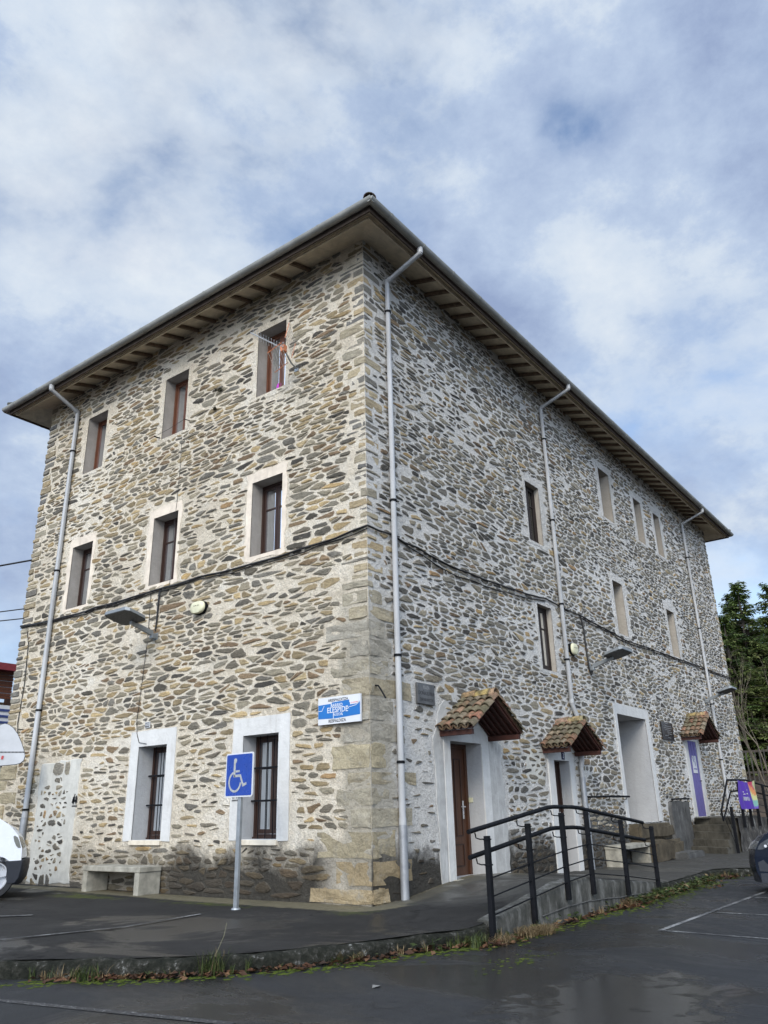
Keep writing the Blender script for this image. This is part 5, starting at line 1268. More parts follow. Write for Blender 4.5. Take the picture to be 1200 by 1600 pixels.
for i in range(n_+1):
    x = lerp(14.75, 27.0, i/n_)
    for j in range(m_+1):
        zt = .86 if x < 17 else lerp(.86, .45, min(1, (x-17)/10)); z_ = lerp(-.2, zt, j/m_); vs.append((x, -1.27+.07*noise.noise(Vector((x*2.1, z_*3.2, 1)))+.03*noise.noise(Vector((x*6, z_*8, 4)))-.03*(1-j/m_), z_))
    zt = .86 if x < 17 else lerp(.86, .45, min(1, (x-17)/10)); vs.append((x, -.05, zt+.005))
k2 = m_+2
g.add(vs, [(i*k2+j, i*k2+j+1, (i+1)*k2+j+1, (i+1)*k2+j) for i in range(n_) for j in range(m_+1)]); 
m, t, bs = new_mat('streaked_rubble'); p = geo_pos(t)
a_ = noise_n(t, mapping(t, p, scale=(1.6, 1.6, .55)), 3.4, 7, .75, .6)
LK(t, ramp(t, a_, [(.42, (.018, .016, .014)), (.55, (.065, .06, .052)), (.70, (.33, .32, .29))]), bs.inputs['Base Color']); set_in(bs, Roughness=.95); bump(t, bs, noise_n(t, p, 7, 6, .7), 1.0, .06)
g.build('wall_body', m, root, smooth=60)
root = empty('landing_railing', (16, -1.2, .87), 'black steel railing around the landing of the purple door, sloping down on both sides', 'railing')
for (x, zb, zt) in ((14.1, -.08, 1.15), (15.25, .6, 1.80), (16.1, .6, 1.80), (17.0, .6, 1.78), (18.1, .55, 1.74), (19.3, .5, 1.66), (20.6, .45, 1.58), (22.0, .4, 1.48), (23.6, .35, 1.4)):
    g = MB(); g.box((x-.04, -1.37, zb), (x+.04, -1.30, zt), bev=.006); g.build('post', M_BLACK, root)
top = [(13.45, 1.06), (14.50, 1.85), (16.5, 1.88), (19.46, 1.70), (24.2, 1.42)]
g = MB(); g.tube([(x, -1.25, z_) for x, z_ in top], .028, 8); g.build('handrail', M_BLACK, root)
g = MB(); g.tube([(13.45, -1.25, 1.06), (13.50, -1.25, .82), (14.68, -1.25, 1.55), (16.5, -1.25, 1.60), (19.46, -1.25, 1.42), (24.2, -1.25, 1.14)], .024, 8); g.build('handrail', M_BLACK, root)
for k_ in range(3):
    g = MB(); g.tube([(14.7, -1.335, 1.40-.2*k_), (17, -1.335, 1.40-.2*k_), (19.4, -1.335, 1.26-.2*k_), (24.2, -1.335, 1.0-.2*k_)], .009, 6); g.build('rail_bar', M_BLACK, root)
g = MB()
for q in range(4): g.tube([(13.62+.19*q, -1.25, .92+.145*q), (14.05+.12*q, -1.33, .18+.2*q)], .008, 6)
g.build('stair_bars', M_BLACK, root)
# banner
M_BAN, t, bs = new_mat('banner_print'); at = N(t, 'ShaderNodeAttribute', attribute_name='tint'); LK(t, at.outputs['Color'], bs.inputs['Base Color']); set_in(bs, Roughness=.5)
root = empty('banner', (15.6, -1.4, 1.1), 'creased purple banner with white lettering and rainbow edge tied to the landing railing', 'banner')
g = MB(); tt = []; nx_, nz_ = 40, 18; BX0, BX1 = 14.85, 16.75
bsurf = lambda a_, b_: (lerp(BX0, BX1, a_)+.05*b_, -1.42+.035*math.sin(a_*9+b_*2)*(.4+.6*(1-b_))+.02*math.sin(a_*23+b_*5), lerp(1.08, 1.86, b_) - .06*math.sin(math.pi*a_)*b_)
for i in range(nx_+1):
    for j in range(nz_+1):
        a_, b_ = i/nx_, j/nz_; g.v.append(bsurf(a_, b_)); e_ = a_ + .22*(b_-.5) + .05*math.sin(b_*9)
        c = (.075, .028, .30)
        if e_ > .70: c = [(.42, .05, .10), (.60, .25, .10), (.55, .55, .25), (.20, .42, .36), (.16, .10, .42)][int(max(0, min(4, (1-b_)*5+.6*math.sin(a_*12))))]
        if e_ > .96: c = (.42, .44, .22)
        tt.append(c)
for i in range(nx_):
    for j in range(nz_): a_ = i*(nz_+1)+j; g.f.append((a_, a_+nz_+1, a_+nz_+2, a_+1)); g.m.append(0)
o = g.build('cloth', M_BAN, root, smooth=80); set_tint(o, tt)
g = MB()
def bstrip(a0, a1, b0, b1):
    s0 = len(g.v)
    for k_ in range(5):
        a_ = lerp(a0, a1, k_/4)
        for b_ in (b0, b1): p_ = bsurf(a_, b_); g.v.append((p_[0], p_[1]-.012, p_[2]))
    for k_ in range(4): g.f.append((s0+2*k_, s0+2*k_+2, s0+2*k_+3, s0+2*k_+1)); g.m.append(0)
rg = random.Random(3); a_ = .18
for k_ in range(5): w_ = .05; bstrip(a_, a_+w_, .36, .38); bstrip(a_, a_+.014, .30, .44); bstrip(a_+w_-.012, a_+w_, .30, .44); bstrip(a_, a_+w_, .42, .44); a_ += .068
for (a0, b0, l) in ((.24, .52, .05), (.32, .54, .08), (.22, .60, .03), (.36, .62, .10), (.42, .69, .06), (.40, .50, .06)): bstrip(a0, a0+l, b0, b0+.035)
g.build('lettering', M_SIGNW, root)
# poster on the purple door
root = empty('door_poster', (16.0, .0, 2.4), 'white paper poster fixed to the purple boards of the far door', 'poster')
g = MB(); g.box((15.80, -.006, 2.12), (16.20, .002, 2.62)); g.build('paper', M_SIGNW, root)
g = MB(); 
for pts in ([(15.80, 2.62), (15.86, 2.62), (15.98, 2.45), (15.93, 2.43)], [(15.98, 2.62), (16.03, 2.62), (16.03, 2.50), (15.99, 2.48)], [(16.02, 2.46), (16.08, 2.46), (16.08, 2.33), (16.04, 2.33)]): g.prism([(a_, -.0065, b_) for a_, b_ in pts], (0, -.001, 0))
for q in range(7): g.box((15.83+.05*q, -.0075, 2.22), (15.865+.05*q, -.0065, 2.26))
g.build('print', M_PURPLE, root)

# ================================================================ VEHICLES
def vehicle_tools(nose_plan, w_):
    def shape(p_):
        x, y, z_ = p_; q = min(1, abs(y)/w_); x2 = x
        if x > -1.2: x2 -= nose_plan*max(0, (q-.35)/.65)**2.2*max(0, min(1, (x+1.2)/1.0))
        return (x2, y, z_)
    return shape
def side_solid(outline, w_, shape, edge=.045, ys=(1.0, .985, .93, .75, .45, 0)):
    """extrude a side outline across the width with rounded shoulders"""
    mb = MB(); n_ = len(outline); cxm = sum(p_[0] for p_ in outline)/n_; czm = sum(p_[1] for p_ in outline)/n_; rows = []
    inset = {1.0: edge, .985: edge*.35}
    for s_ in [*[-y for y in ys], *[y for y in reversed(ys[:-1])]]:
        ins = inset.get(abs(s_), 0); row = []
        for i, p_ in enumerate(outline):
            a_ = outline[i-1]; b_ = outline[(i+1) % n_]; tx, tz = b_[0]-a_[0], b_[1]-a_[1]; l = math.hypot(tx, tz) or 1
            row.append(shape((p_[0]+tz/l*ins*OUT, s_*w_, p_[1]-tx/l*ins*OUT)))
        rows.append(row)
    for row in rows: mb.v += row
    for r_ in range(len(rows)-1):
        for i in range(n_): mb.f.append((r_*n_+i, r_*n_+(i+1) % n_, (r_+1)*n_+(i+1) % n_, (r_+1)*n_+i)); mb.m.append(0)
    bm = bmesh.new()
    for end in (0, len(rows)-1):
        vs = [bm.verts.new(p_) for p_ in rows[end]]; bm.faces.new(vs)
    bmesh.ops.triangulate(bm, faces=bm.faces[:]); mb.bm(bm); return mb
def arch(cx, r_, z0, n_=12):         # from rear to front over the wheel
    a0 = math.asin(max(-1, min(1, (z0-r_)/ (r_*1.16)))) if False else 0
    return [(cx - r_*math.cos(math.pi*k_/n_), z0 + r_*math.sin(math.pi*k_/n_)) for k_ in range(n_+1)]
def wheel(root, x, y, r_, wd, sgn, spokes, tyre, rim):
    wh = empty('wheel', (0, 0, 0)); wh.parent = root; wh.location = (x, y, r_)
    g = MB(); prof = [(-wd/2, r_*.66), (-wd/2, r_*.92), (-wd*.38, r_*.985), (-wd*.2, r_), (wd*.2, r_), (wd*.38, r_*.985), (wd/2, r_*.92), (wd/2, r_*.66)]; n_ = 40; vs = []
    for i in range(n_):
        q = 2*math.pi*i/n_
        for (o_, rr_) in prof: vs.append((math.cos(q)*rr_, o_, math.sin(q)*rr_))
    k_ = len(prof); g.add(vs, [(i*k_+j, i*k_+j+1, ((i+1) % n_)*k_+j+1, ((i+1) % n_)*k_+j) for i in range(n_) for j in range(k_-1)]); g.build('tyre', tyre, wh, local=True, smooth=40)
    g = MB(); yo = sgn*wd*.36
    vs = []
    for i in range(n_):
        q = 2*math.pi*i/n_
        for (o_, rr_) in ((sgn*wd/2, r_*.68), (sgn*wd*.5, r_*.62), (sgn*wd*.2, r_*.60), (sgn*wd*.15, .02)): vs.append((math.cos(q)*rr_, o_, math.sin(q)*rr_))
    g.add(vs, [(i*4+j, i*4+j+1, ((i+1) % n_)*4+j+1, ((i+1) % n_)*4+j) for i in range(n_) for j in range(3)])
    for s_ in range(spokes):
        q = 2*math.pi*s_/spokes+.3; d_ = Vector((math.cos(q), 0, math.sin(q))); e_ = Vector((-math.sin(q), 0, math.cos(q)))
        g.prism([d_*.03+e_*.035+Vector((0, yo, 0)), d_*r_*.63+e_*.05+Vector((0, yo+sgn*.02, 0)), d_*r_*.63-e_*.05+Vector((0, yo+sgn*.02, 0)), d_*.03-e_*.035+Vector((0, yo, 0))], (0, -sgn*.03, 0))
    g.disc((0, yo-sgn*.02, 0), (0, sgn, 0), .06, .05, .05, 16); g.build('rim', rim, wh, local=True, smooth=35)
    return wh
M_TYRE = simple('tyre_rubber', (.018, .018, .019), .75, 0, .2, 10, .2); M_RIM = simple('alloy_rim', (.42, .43, .45), .3, .7, .1, 5, 0); M_RIMW = simple('silver_hubcap', (.50, .51, .53), .35, .3, .1, 5, 0)
M_VANP = simple('white_van_paint', (.72, .745, .78), .25, 0, .03, 3, 0, coat=.6); M_VANB = simple('black_bumper_plastic', (.018, .02, .026), .5, 0, .2, 12, .1)
M_CARP = simple('dark_blue_car_paint', (.005, .008, .016), .3, 0, .1, 3, 0, spec=.2, coat=.12); M_CARG = simple('car_glass', (.012, .014, .016), .05, 0, .05, 3, 0, spec=.8)
m, t, bs = new_mat('headlight_lens'); set_in(bs, Base_Color=(.20, .20, .175), Roughness=.12, Coat_Weight=.8, Metallic=.3); M_HEADL = m
m, t, bs = new_mat('headlight_lens_clear'); set_in(bs, Base_Color=(.07, .075, .08), Roughness=.12, Coat_Weight=.6, Metallic=.3); M_HEADC = m
OUT = 1.0
# white van, nosed in towards the wall
VR = .345
vx, vy, vth = -2.20, 6.24, rad(-18)
root = empty('white_van', (0, 0, 0), 'white van with black front bumper parked nose-in at the left frame edge', 'van'); hw = .94
shape = vehicle_tools(.22, hw); fx = -.62                      # front axle behind the nose
low = [(-.02, .62), (-.05, .76), (-.13, .95), (-.28, 1.10), (-.62, 1.27), (-1.04, 1.41), (-4.55, 1.41), (-4.72, 1.25), (-4.76, .6), (-4.70, .34)] + arch(-4.0+.0, .40, .30)[:0] + \
      [(-4.42, .32)] + [(-4.0-.41*math.cos(math.pi*k_/12), .32+.41*math.sin(math.pi*k_/12)) for k_ in range(13)] + [(-3.5, .30), (-1.35, .30)] + [(fx-.41*math.cos(math.pi*k_/12), .32+.41*math.sin(math.pi*k_/12)) for k_ in range(0, 10)] + [(-.31, .62)]
g = side_solid(low, hw, shape, .04); g.build('body', M_VANP, root, local=True, smooth=38)
bp = [(.03, .60), (.035, .45), (.015, .32), (-.05, .22), (-.20, .22), (fx+.40, .36)] + [(fx-.412*math.cos(math.pi*k_/12), .32+.412*math.sin(math.pi*k_/12)) for k_ in range(11, 8, -1)] + [(-.325, .605)]
g = side_solid(bp, hw+.006, shape, .03); g.build('front_bumper', M_VANB, root, local=True, smooth=38)
def greenhouse(pts_low, pts_top, wl, wt, name_glass, body, root, mat):
    mb = MB(); n_ = len(pts_low)
    for (P_, wv) in ((pts_low, wl), (pts_top, wt)):
        for sg in (-1, 1):
            for p_ in P_: mb.v.append((p_[0], sg*wv, p_[1]))
    L0, L1, U0, U1 = 0, n_, 2*n_, 3*n_
    for i in range(n_-1):
        mb.f += [(L0+i, L0+i+1, U0+i+1, U0+i), (L1+i, L1+i+1, U1+i+1, U1+i), (U0+i, U0+i+1, U1+i+1, U1+i)]; mb.m += [0]*3
    mb.f += [(L0, U0, U1, L1), (n_-1, 2*n_-1, 4*n_-1, 3*n_-1)]; mb.m += [0]*2
    return mb.build('cabin', mat, root, local=True)
cab = greenhouse([(-.98, 1.34), (-2.4, 1.36), (-4.60, 1.36)], [(-1.78, 1.84), (-2.4, 1.90), (-4.52, 1.90)], .89, .80, None, None, root, M_VANP)
g = MB(); g.add([(-1.02, -.80, 1.385), (-1.02, .80, 1.385), (-1.745, .74, 1.80), (-1.745, -.74, 1.80)], [(0, 1, 2, 3)]); 
for v_ in range(4): x, y, z_ = g.v[v_]; g.v[v_] = (x+.012, y, z_+.012)
g.build('windscreen', M_CARG, cab, local=True)
for sg in (-1, 1):
    g = MB(); q_ = [(-1.45, .885, 1.40), (-2.3, .885, 1.40), (-2.3, .825, 1.78), (-1.82, .825, 1.78)]; g.add([(x, sg*(y+.004), z_) for x, y, z_ in q_], [(0, 1, 2, 3)]); g.build('side_window', M_CARG, cab, local=True)
    lens = [(-.045, .77), (-.075, .86), (-.115, .935), (-.165, .965), (-.185, .95), (-.16, .87), (-.12, .80), (-.085, .77)]
    mb = MB(); rows = []
    for yy in (.78, .84, .89, .92, .945): rows.append([shape((x+.012, sg*yy, z_+.008)) for x, z_ in lens])
    n_ = len(lens)
    for r_ in rows: mb.v += r_
    mb.f += [(r_*n_+i, r_*n_+(i+1) % n_, (r_+1)*n_+(i+1) % n_, (r_+1)*n_+i) for r_ in range(4) for i in range(n_)] + [tuple(range(n_)), tuple(range(4*n_, 5*n_))]; mb.m += [0]*(len(mb.f))
    mb.build('headlight', M_HEADL, root, local=True, smooth=40)
    wheel(root, fx, sg*(hw-.10), VR, .20, sg, 5, M_TYRE, M_RIMW); wheel(root, -4.0, sg*(hw-.10), VR, .20, sg, 5, M_TYRE, M_RIMW)
g = MB(); g.box((-4.4, -.8, .22), (-.3, .8, .34)); g.box((fx-.40, -.6, .3), (fx+.40, .6, .72)); g.build('underbody', M_VANB, root, local=True)
hd_ = Vector((math.cos(vth), math.sin(vth), 0)); lt_ = Vector((-math.sin(vth), math.cos(vth), 0))
# place so that the right front wheel stands at (vx, vy)
pp = Vector((vx, vy, 0)) - hd_*fx + lt_*(hw-.10); root.location = (pp.x, pp.y, ground_h(pp.x, pp.y)+.004); root.rotation_euler = (0, 0, vth)

# dark blue car in a bay
root = empty('dark_blue_car', (0, 0, 0), 'dark navy hatchback nosing into the right frame edge towards the kerb', 'car'); hw = .88; CRW = .315
shape = vehicle_tools(.26, hw); fx = -.74
low = [(-.03, .26), (.0, .34), (.0, .52), (-.035, .64), (-.10, .75), (-.20, .85), (-.42, .925), (-.75, .985), (-1.18, 1.05), (-3.4, 1.08), (-3.9, 1.04), (-4.0, .75), (-3.98, .42), (-3.88, .26), (-3.62, .24)] + \
      [(-3.25-.365*math.cos(math.pi*k_/12), .25+.375*math.sin(math.pi*k_/12)) for k_ in range(13)] + [(-2.8, .22), (-1.2, .22)] + [(fx-.365*math.cos(math.pi*k_/12), .25+.375*math.sin(math.pi*k_/12)) for k_ in range(13)] + [(-.25, .22), (-.10, .22)]
g = side_solid(low, hw, shape, .045); g.build('body', M_CARP, root, local=True, smooth=38)
cab = greenhouse([(-1.10, 1.03), (-2.2, 1.07), (-3.9, 1.05)], [(-1.90, 1.44), (-2.3, 1.50), (-3.35, 1.47)], .84, .66, None, None, root, M_CARP)
g = MB(); g.add([(-1.13, -.74, 1.065), (-1.13, .74, 1.065), (-1.875, .61, 1.44), (-1.875, -.61, 1.44)], [(0, 1, 2, 3)]); g.build('windscreen', M_CARG, cab, local=True)
for sg in (-1, 1):
    g = MB(); g.add([(x, sg*y, z_) for x, y, z_ in ((-1.5, .835, 1.10), (-3.3, .835, 1.11), (-3.1, .70, 1.42), (-1.98, .70, 1.42))], [(0, 1, 2, 3)]); g.build('side_window', M_CARG, cab, local=True)
    lens = [(-.036, .655), (-.06, .705), (-.10, .75), (-.22, .815), (-.40, .86), (-.54, .885), (-.52, .845), (-.36, .775), (-.22, .70), (-.12, .66)]
    def slab(outl, y0s, name, mat, out_=.010):
        mb = MB(); n_ = len(outl); rows = [[shape((x+.010, sg*yy, z_+.006)) for x, z_ in outl] for yy in y0s]
        for r_ in rows: mb.v += r_
        mb.f += [(r_*n_+i, r_*n_+(i+1) % n_, (r_+1)*n_+(i+1) % n_, (r_+1)*n_+i) for r_ in range(len(rows)-1) for i in range(n_)] + [tuple(range(n_)), tuple(range((len(rows)-1)*n_, len(rows)*n_))]; mb.m += [0]*len(mb.f)
        return mb.build(name, mat, root, local=True, smooth=40)
    slab(lens, (.48, .62, .74, .82, .862, .888), 'headlight', M_HEADC)
    for (xa, za) in ((-.16, .715), (-.235, .745)):
        mb = MB(); p_ = shape((xa, sg*.892, za)); mb.disc(p_, (0, sg, 0), .024, .018, .012, 14); mb.build('lamp_unit', M_SIGNW, root, local=True)
    slab([(-.40, .845), (-.62, .905), (-.62, .925), (-.38, .885)], (.80, .86, .889), 'chrome_strip', M_RIM)
    slab([(-.015, .33), (-.01, .46), (-.10, .50), (-.22, .36), (-.20, .32)], (.45, .7, .82, .884), 'bumper_grille', M_VANB)
    slab([(-.02, .16), (-.02, .30), (-.36, .30), (-.36, .16)], (.3, .7, .82, .882), 'lower_bumper', M_VANB)
    wheel(root, fx, sg*(hw-.10), CRW, .20, sg, 5, M_TYRE, M_RIM); wheel(root, -3.25, sg*(hw-.10), CRW, .20, sg, 5, M_TYRE, M_RIM)
    g = MB(); g.box((-1.42, sg*.90, 1.05), (-1.62, sg*1.05, 1.18), bev=.03); g.build('wing_mirror', M_CARP, root, local=True)
g = MB(); g.box((-3.7, -.74, .17), (-.3, .74, .30)); g.build('underbody', M_VANB, root, local=True)
root.location = (5.35+.88, -3.63, ROADZ+.002); root.rotation_euler = (0, 0, rad(90))

# white rounded sign panel behind the van
M_SIGNG = simple('dulled_white_panel', (.40, .41, .42), .5, 0, .1, 3, 0)
root = empty('rounded_sign', (-1.09, 8.63, 0), 'white rounded triangular panel with black stripe and red mark on a grey post', 'sign panel')
cs = Vector((-1.09, 8.63, 0)); ex = Vector((.80, -.60, 0)).normalized(); SM = frame_mat((cs.x, cs.y, 2.30), ex, (0, 0, 1))
def s_poly(mb, pts, d0, d1): mb.prism([SM @ Vector((p_[0], p_[1], d0)) for p_ in pts], SM.to_3x3() @ Vector((0, 0, d1-d0)))
half_ = [(0, .80), (.07, .78), (.16, .72), (.26, .60), (.35, .44), (.42, .28), (.455, .17), (.44, .08), (.39, .03), (.30, .005), (0, -.02)]
outl = half_ + [(-x, y) for x, y in reversed(half_[1:-1])]
g = MB(); s_poly(g, outl, -.02, .0); g.build('panel', M_SIGNG, root)
g = MB(); s_poly(g, [(x*1.025, .38+(y-.38)*1.03) for x, y in outl], -.028, -.021); g.build('panel_edge', M_INK, root)
g = MB(); n_ = 34
for k_ in range(n_): a_ = lerp(-.435, .435, k_/n_); s_poly(g, [(a_, .225), (a_+.019, .222), (a_+.019, .252), (a_, .255)], .0, .002)
g.build('stripe', M_INK, root)
g = MB(); s_poly(g, [(.02, .10), (.06, .10), (.065, .17), (.025, .17)], .0, .012); g.build('red_mark', M_RED, root)
g = MB(); p0 = SM @ Vector((.0, 0, -.05)); g.tube([(p0.x, p0.y, 0), (p0.x, p0.y, 2.9)], .030, 10); g.build('post', M_GALV, root)

# ================================================================ BEYOND THE BUILDING
# left: timber store with red roof
root = empty('timber_shed', (1, 20, 0), 'open timber shed with dark red roof edge behind the left corner of the building', 'shed')
g = MB(); g.box((-9, 19.6, 6.18), (5.15, 27, 6.42)); g.build('roof', simple('dark_red_roof', (.16, .02, .025), .6), root)
g = MB()
for k_ in range(9): g.box((-9, 20+.02*(k_ % 2), 5.25+.105*k_), (5.0, 20.1+.02*(k_ % 2), 5.34+.105*k_))
g.build('upper_boards', M_WOOD_T, root)
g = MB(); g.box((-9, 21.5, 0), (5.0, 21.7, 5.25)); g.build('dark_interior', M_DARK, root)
for x in (-8.8, -4.2, .4, 4.9): g = MB(); g.box((x-.09, 19.9, 0), (x+.09, 20.08, 5.25)); g.build('post', M_WOOD_D, root)
g = MB()
for k_ in range(5): g.tube([(-8, 20.4+.1*k_, 5.0-.06*k_), (5.0, 20.3, 5.14-.05*k_)], .03, 6)
g.build('stacked_poles', simple('weathered_poles', (.28, .20, .13), .8), root)
root = empty('striped_sheet', (3, 19.8, 4.2), 'blue and white striped sheet hanging in front of the timber shed', 'striped sheet')
g = MB(); g.box((-6, 19.75, 3.5), (5.16, 19.8, 5.0)); g.build('sheet', M_SIGNW, root)
g = MB()
for k_ in range(7): g.box((-6, 19.73, 3.56+.205*k_), (5.165, 19.748, 3.64+.205*k_))
g.build('stripe', simple('navy_stripe', (.03, .05, .16), .6), root)

# trees
def conifer(name, loc, H, Rr, seed, label, n_whorl=34, col=((.065, .10, .028), (.10, .14, .04), (.13, .165, .048), (.04, .065, .02), (.15, .17, .06))):
    rg = random.Random(seed); root = empty(name, loc, label, 'tree', 'dark conifers behind the far end of the building')
    g = MB(); g.tube([(0, 0, -.5), (.05, .02, H*.35), (0, .05, H*.7), (.02, 0, H*.98)], .2, 10, rr=[.26, .19, .10, .02]); g.build('trunk', M_BARKD, root, local=True, smooth=60)
    g = MB(); tt = []; bb = MB()
    for w_ in range(n_whorl):
        q = (w_+.5)/n_whorl; z0 = H*(.06+.92*q); ln = Rr*(1-q)**.72*(1+.0*q)+.18; nb = 13 if q < .75 else 8
        for b_ in range(nb):
            a_ = rg.uniform(0, 6.283); l = ln*rg.uniform(.55, 1.15); rise = .25-.45*(1-q)+rg.uniform(-.12, .12); zz = z0+rg.uniform(-.2, .2); steps = max(3, int(l/.26)); tone = rg.choice(col)
            d_ = Vector((math.cos(a_), math.sin(a_), 0)); s_ = Vector((-d_.y, d_.x, 0))
            if l > .8: bb.tube([(0, 0, zz), tuple(d_*l*.5+Vector((0, 0, zz+rise*l*.5))), tuple(d_*l*.95+Vector((0, 0, zz+rise*l*.9)))], .02, 4, rr=[.035, .02, .006])
            for k_ in range(1, steps+1):
                e_ = k_/steps; c_ = d_*l*e_ + Vector((0, 0, zz + rise*l*e_ - .10*l*e_*e_)); n_ = 8 if e_ > .25 else 5
                for _ in range(n_):
                    sd2 = rg.choice((-1, 1)); dr = (d_*rg.uniform(.3, 1.0) + s_*sd2*rg.uniform(.2, 1.0) + Vector((0, 0, rg.uniform(-.45, .25)))).normalized(); sl2 = rg.uniform(.28, .60)*(1.15-.4*e_)*(.7+.3*(1-q))
                    wv = dr.cross(Vector((rg.uniform(-.5, .5), rg.uniform(-.5, .5), 1))).normalized()*sl2*rg.uniform(.16, .26); p0 = c_+Vector((rg.uniform(-.1, .1), rg.uniform(-.1, .1), rg.uniform(-.1, .1)))
                    s0 = len(g.v); g.v += [tuple(p0), tuple(p0+dr*sl2*.45+wv), tuple(p0+dr*sl2+Vector((0, 0, -.05))), tuple(p0+dr*sl2*.45-wv)]; v_ = rg.uniform(.65, 1.35); tt += [tuple(k2_*v_ for k2_ in tone)]*4; g.f.append((s0, s0+1, s0+2, s0+3)); g.m.append(0)
    bb.build('limbs', M_BARKD, root, local=True); o = g.build('crown', M_LEAF, root, local=True, recalc=False); set_tint(o, tt); return root
hz = lambda x, y: .5 + max(0, (x-28))*.17
protoA = conifer('conifer_tree', (41, 3.1, 2.0), 12.2, 3.0, 1, 'tall dark conifer rising just right of the far building corner')
protoB = conifer('conifer_tree', (43, .4, 2.3), 11.9, 3.4, 2, 'broad dark conifer at the right frame edge behind the landing railing')
for src, loc, rz, sc, lab in ((protoA, (46, 4.6, 2.6), 1.3, 1.0, 'dark conifer half hidden behind the far corner of the stone building'), (protoB, (38.5, 1.6, 1.6), 2.1, .62, 'short bushy conifer in front of the two tall ones'),
                              (protoA, (40, -1.7, 2.0), 4.0, .95, 'conifer mostly outside the right edge of the photo'), (protoB, (48, 1.8, 3.2), 3.3, .93, 'conifer seen in the gap between the two tall front ones'), (protoA, (37, 3.3, 1.9), .4, .78, 'mid height conifer pressed against the far edge of the stone wall'), (protoB, (36.5, .2, 1.8), 1.2, .55, 'low spreading conifer above the slatted fence'), (protoB, (44, 2.0, 2.9), 5.1, .97, 'conifer standing directly behind the pair of tall front ones'), (protoA, (39, 4.6, 1.6), 5.2, .70, 'low conifer whose skirt fills the ground behind the building corner')):
    c = copy_tree(src); c.location = loc; c.rotation_euler = (0, 0, rz); c.scale = (sc, sc, sc); c['label'] = lab
def bare_tree(name, loc, H, seed, label, spread=.5, mat=None):
    rg = random.Random(seed); root = empty(name, loc, label, 'tree'); g = MB(); tw = MB()
    def grow(p_, d_, l, r_, depth):
        n_ = 4; pts = [p_]; q = p_; dd = d_
        for _ in range(n_): dd = (dd+Vector((rg.uniform(-.13, .13), rg.uniform(-.13, .13), rg.uniform(-.02, .10)))).normalized(); q = q+dd*l/n_; pts.append(q)
        rr = [r_*(1-.55*k_/n_) for k_ in range(n_+1)]; (g if depth < 2 else tw).tube(pts, r_, 6 if depth < 2 else 4, rr=rr)
        if depth >= 4 or r_ < .004: return
        for k_ in range(rg.choice((2, 3, 3))):
            i = rg.choice((2, 3, 4, 4)); nd = (dd+Vector((rg.uniform(-1, 1), rg.uniform(-1, 1), rg.uniform(-.1, .5)))*spread).normalized(); grow(pts[i], nd, l*rg.uniform(.5, .75), r_*rg.uniform(.40, .56), depth+1)
    for s_ in range(4):
        a_ = rg.uniform(0, 6.283); grow(Vector((rg.uniform(-.2, .2), rg.uniform(-.2, .2), -.1)), Vector((math.cos(a_)*.28, math.sin(a_)*.28, 1)).normalized(), H*rg.uniform(.34, .46), .05*rg.uniform(.7, 1.1), 0)
    g.build('trunk', mat or M_BARK, root, local=True, smooth=60); tw.build('crown', mat or M_BARK, root, local=True); return root
bare_tree('bare_tree', (31.5, 1.15, 1.0), 8.6, 4, 'leafless pale stemmed tree in front of the dark conifers')
bare_tree('bare_tree', (-2.2, 32, 0), 11.5, 8, 'leafless tree whose thin twigs show above the red shed roof', .55, M_BARKD)
# slatted fence on the slope
root = empty('slatted_fence', (34, 0, 1.4), 'dim grey vertical slatted fence on the slope under the conifers', 'fence')
g = MB(); rg = random.Random(2); y = -7.0
while y < 6.0: h = rg.uniform(1.2, 1.6); g.box((34+rg.uniform(-.02, .02), y, 2.1), (34.04+rg.uniform(-.02, .02), y+rg.uniform(.04, .07), 2.4+h)); y += .21
g.build('slats', simple('grey_slats', (.055, .05, .042), .9, 0, .4, 3), root)
g = MB(); g.box((34.05, -7, 2.6), (34.11, 6, 2.7)); g.box((34.05, -7, 3.6), (34.11, 6, 3.7)); g.build('rails', M_BARKD, root)
for y in (-6, -3.6, -1.2, 1.2, 3.6): g = MB(); g.box((34.12, y, 1.0), (34.24, y+.1, 4.1)); g.build('post', M_BARKD, root)

# ================================================================ WEEDS, LEAVES, MOSS ALONG THE KERB
rg = random.Random(31)
def kerb_point(s_):                 # arc position along KERB[3:] in metres
    k_ = 4
    while k_ < len(KERB)-2:
        a_, b_ = KERB[k_], KERB[k_+1]; l = math.dist(a_, b_)
        if s_ <= l: q = s_/l; x, y = lerp(a_[0], b_[0], q), lerp(a_[1], b_[1], q); tx, ty = (b_[0]-a_[0])/l, (b_[1]-a_[1])/l; return x, y, ty, -tx, tx, ty
        s_ -= l; k_ += 1
    return None
def out_pt(s_, d_):
    kp = kerb_point(s_)
    if kp is None: return None
    x, y, nx, ny, tx, ty = kp
    if (x+nx) ** 2 * 0 + nx*(-1)+ny*(-1) < 0 and x < 6: nx, ny = -nx, -ny
    return x+nx*d_, y+ny*d_
GREENS = [(.042, .060, .016), (.062, .082, .022), (.08, .092, .030), (.034, .05, .017)]; STRAWS = [(.21, .155, .08), (.26, .195, .105), (.15, .105, .055), (.18, .13, .07)]
DEAD = [(.06, .027, .014), (.10, .045, .022), (.045, .022, .012), (.13, .07, .035), (.03, .018, .012)]
g = MB(); tt = []
s_ = .4
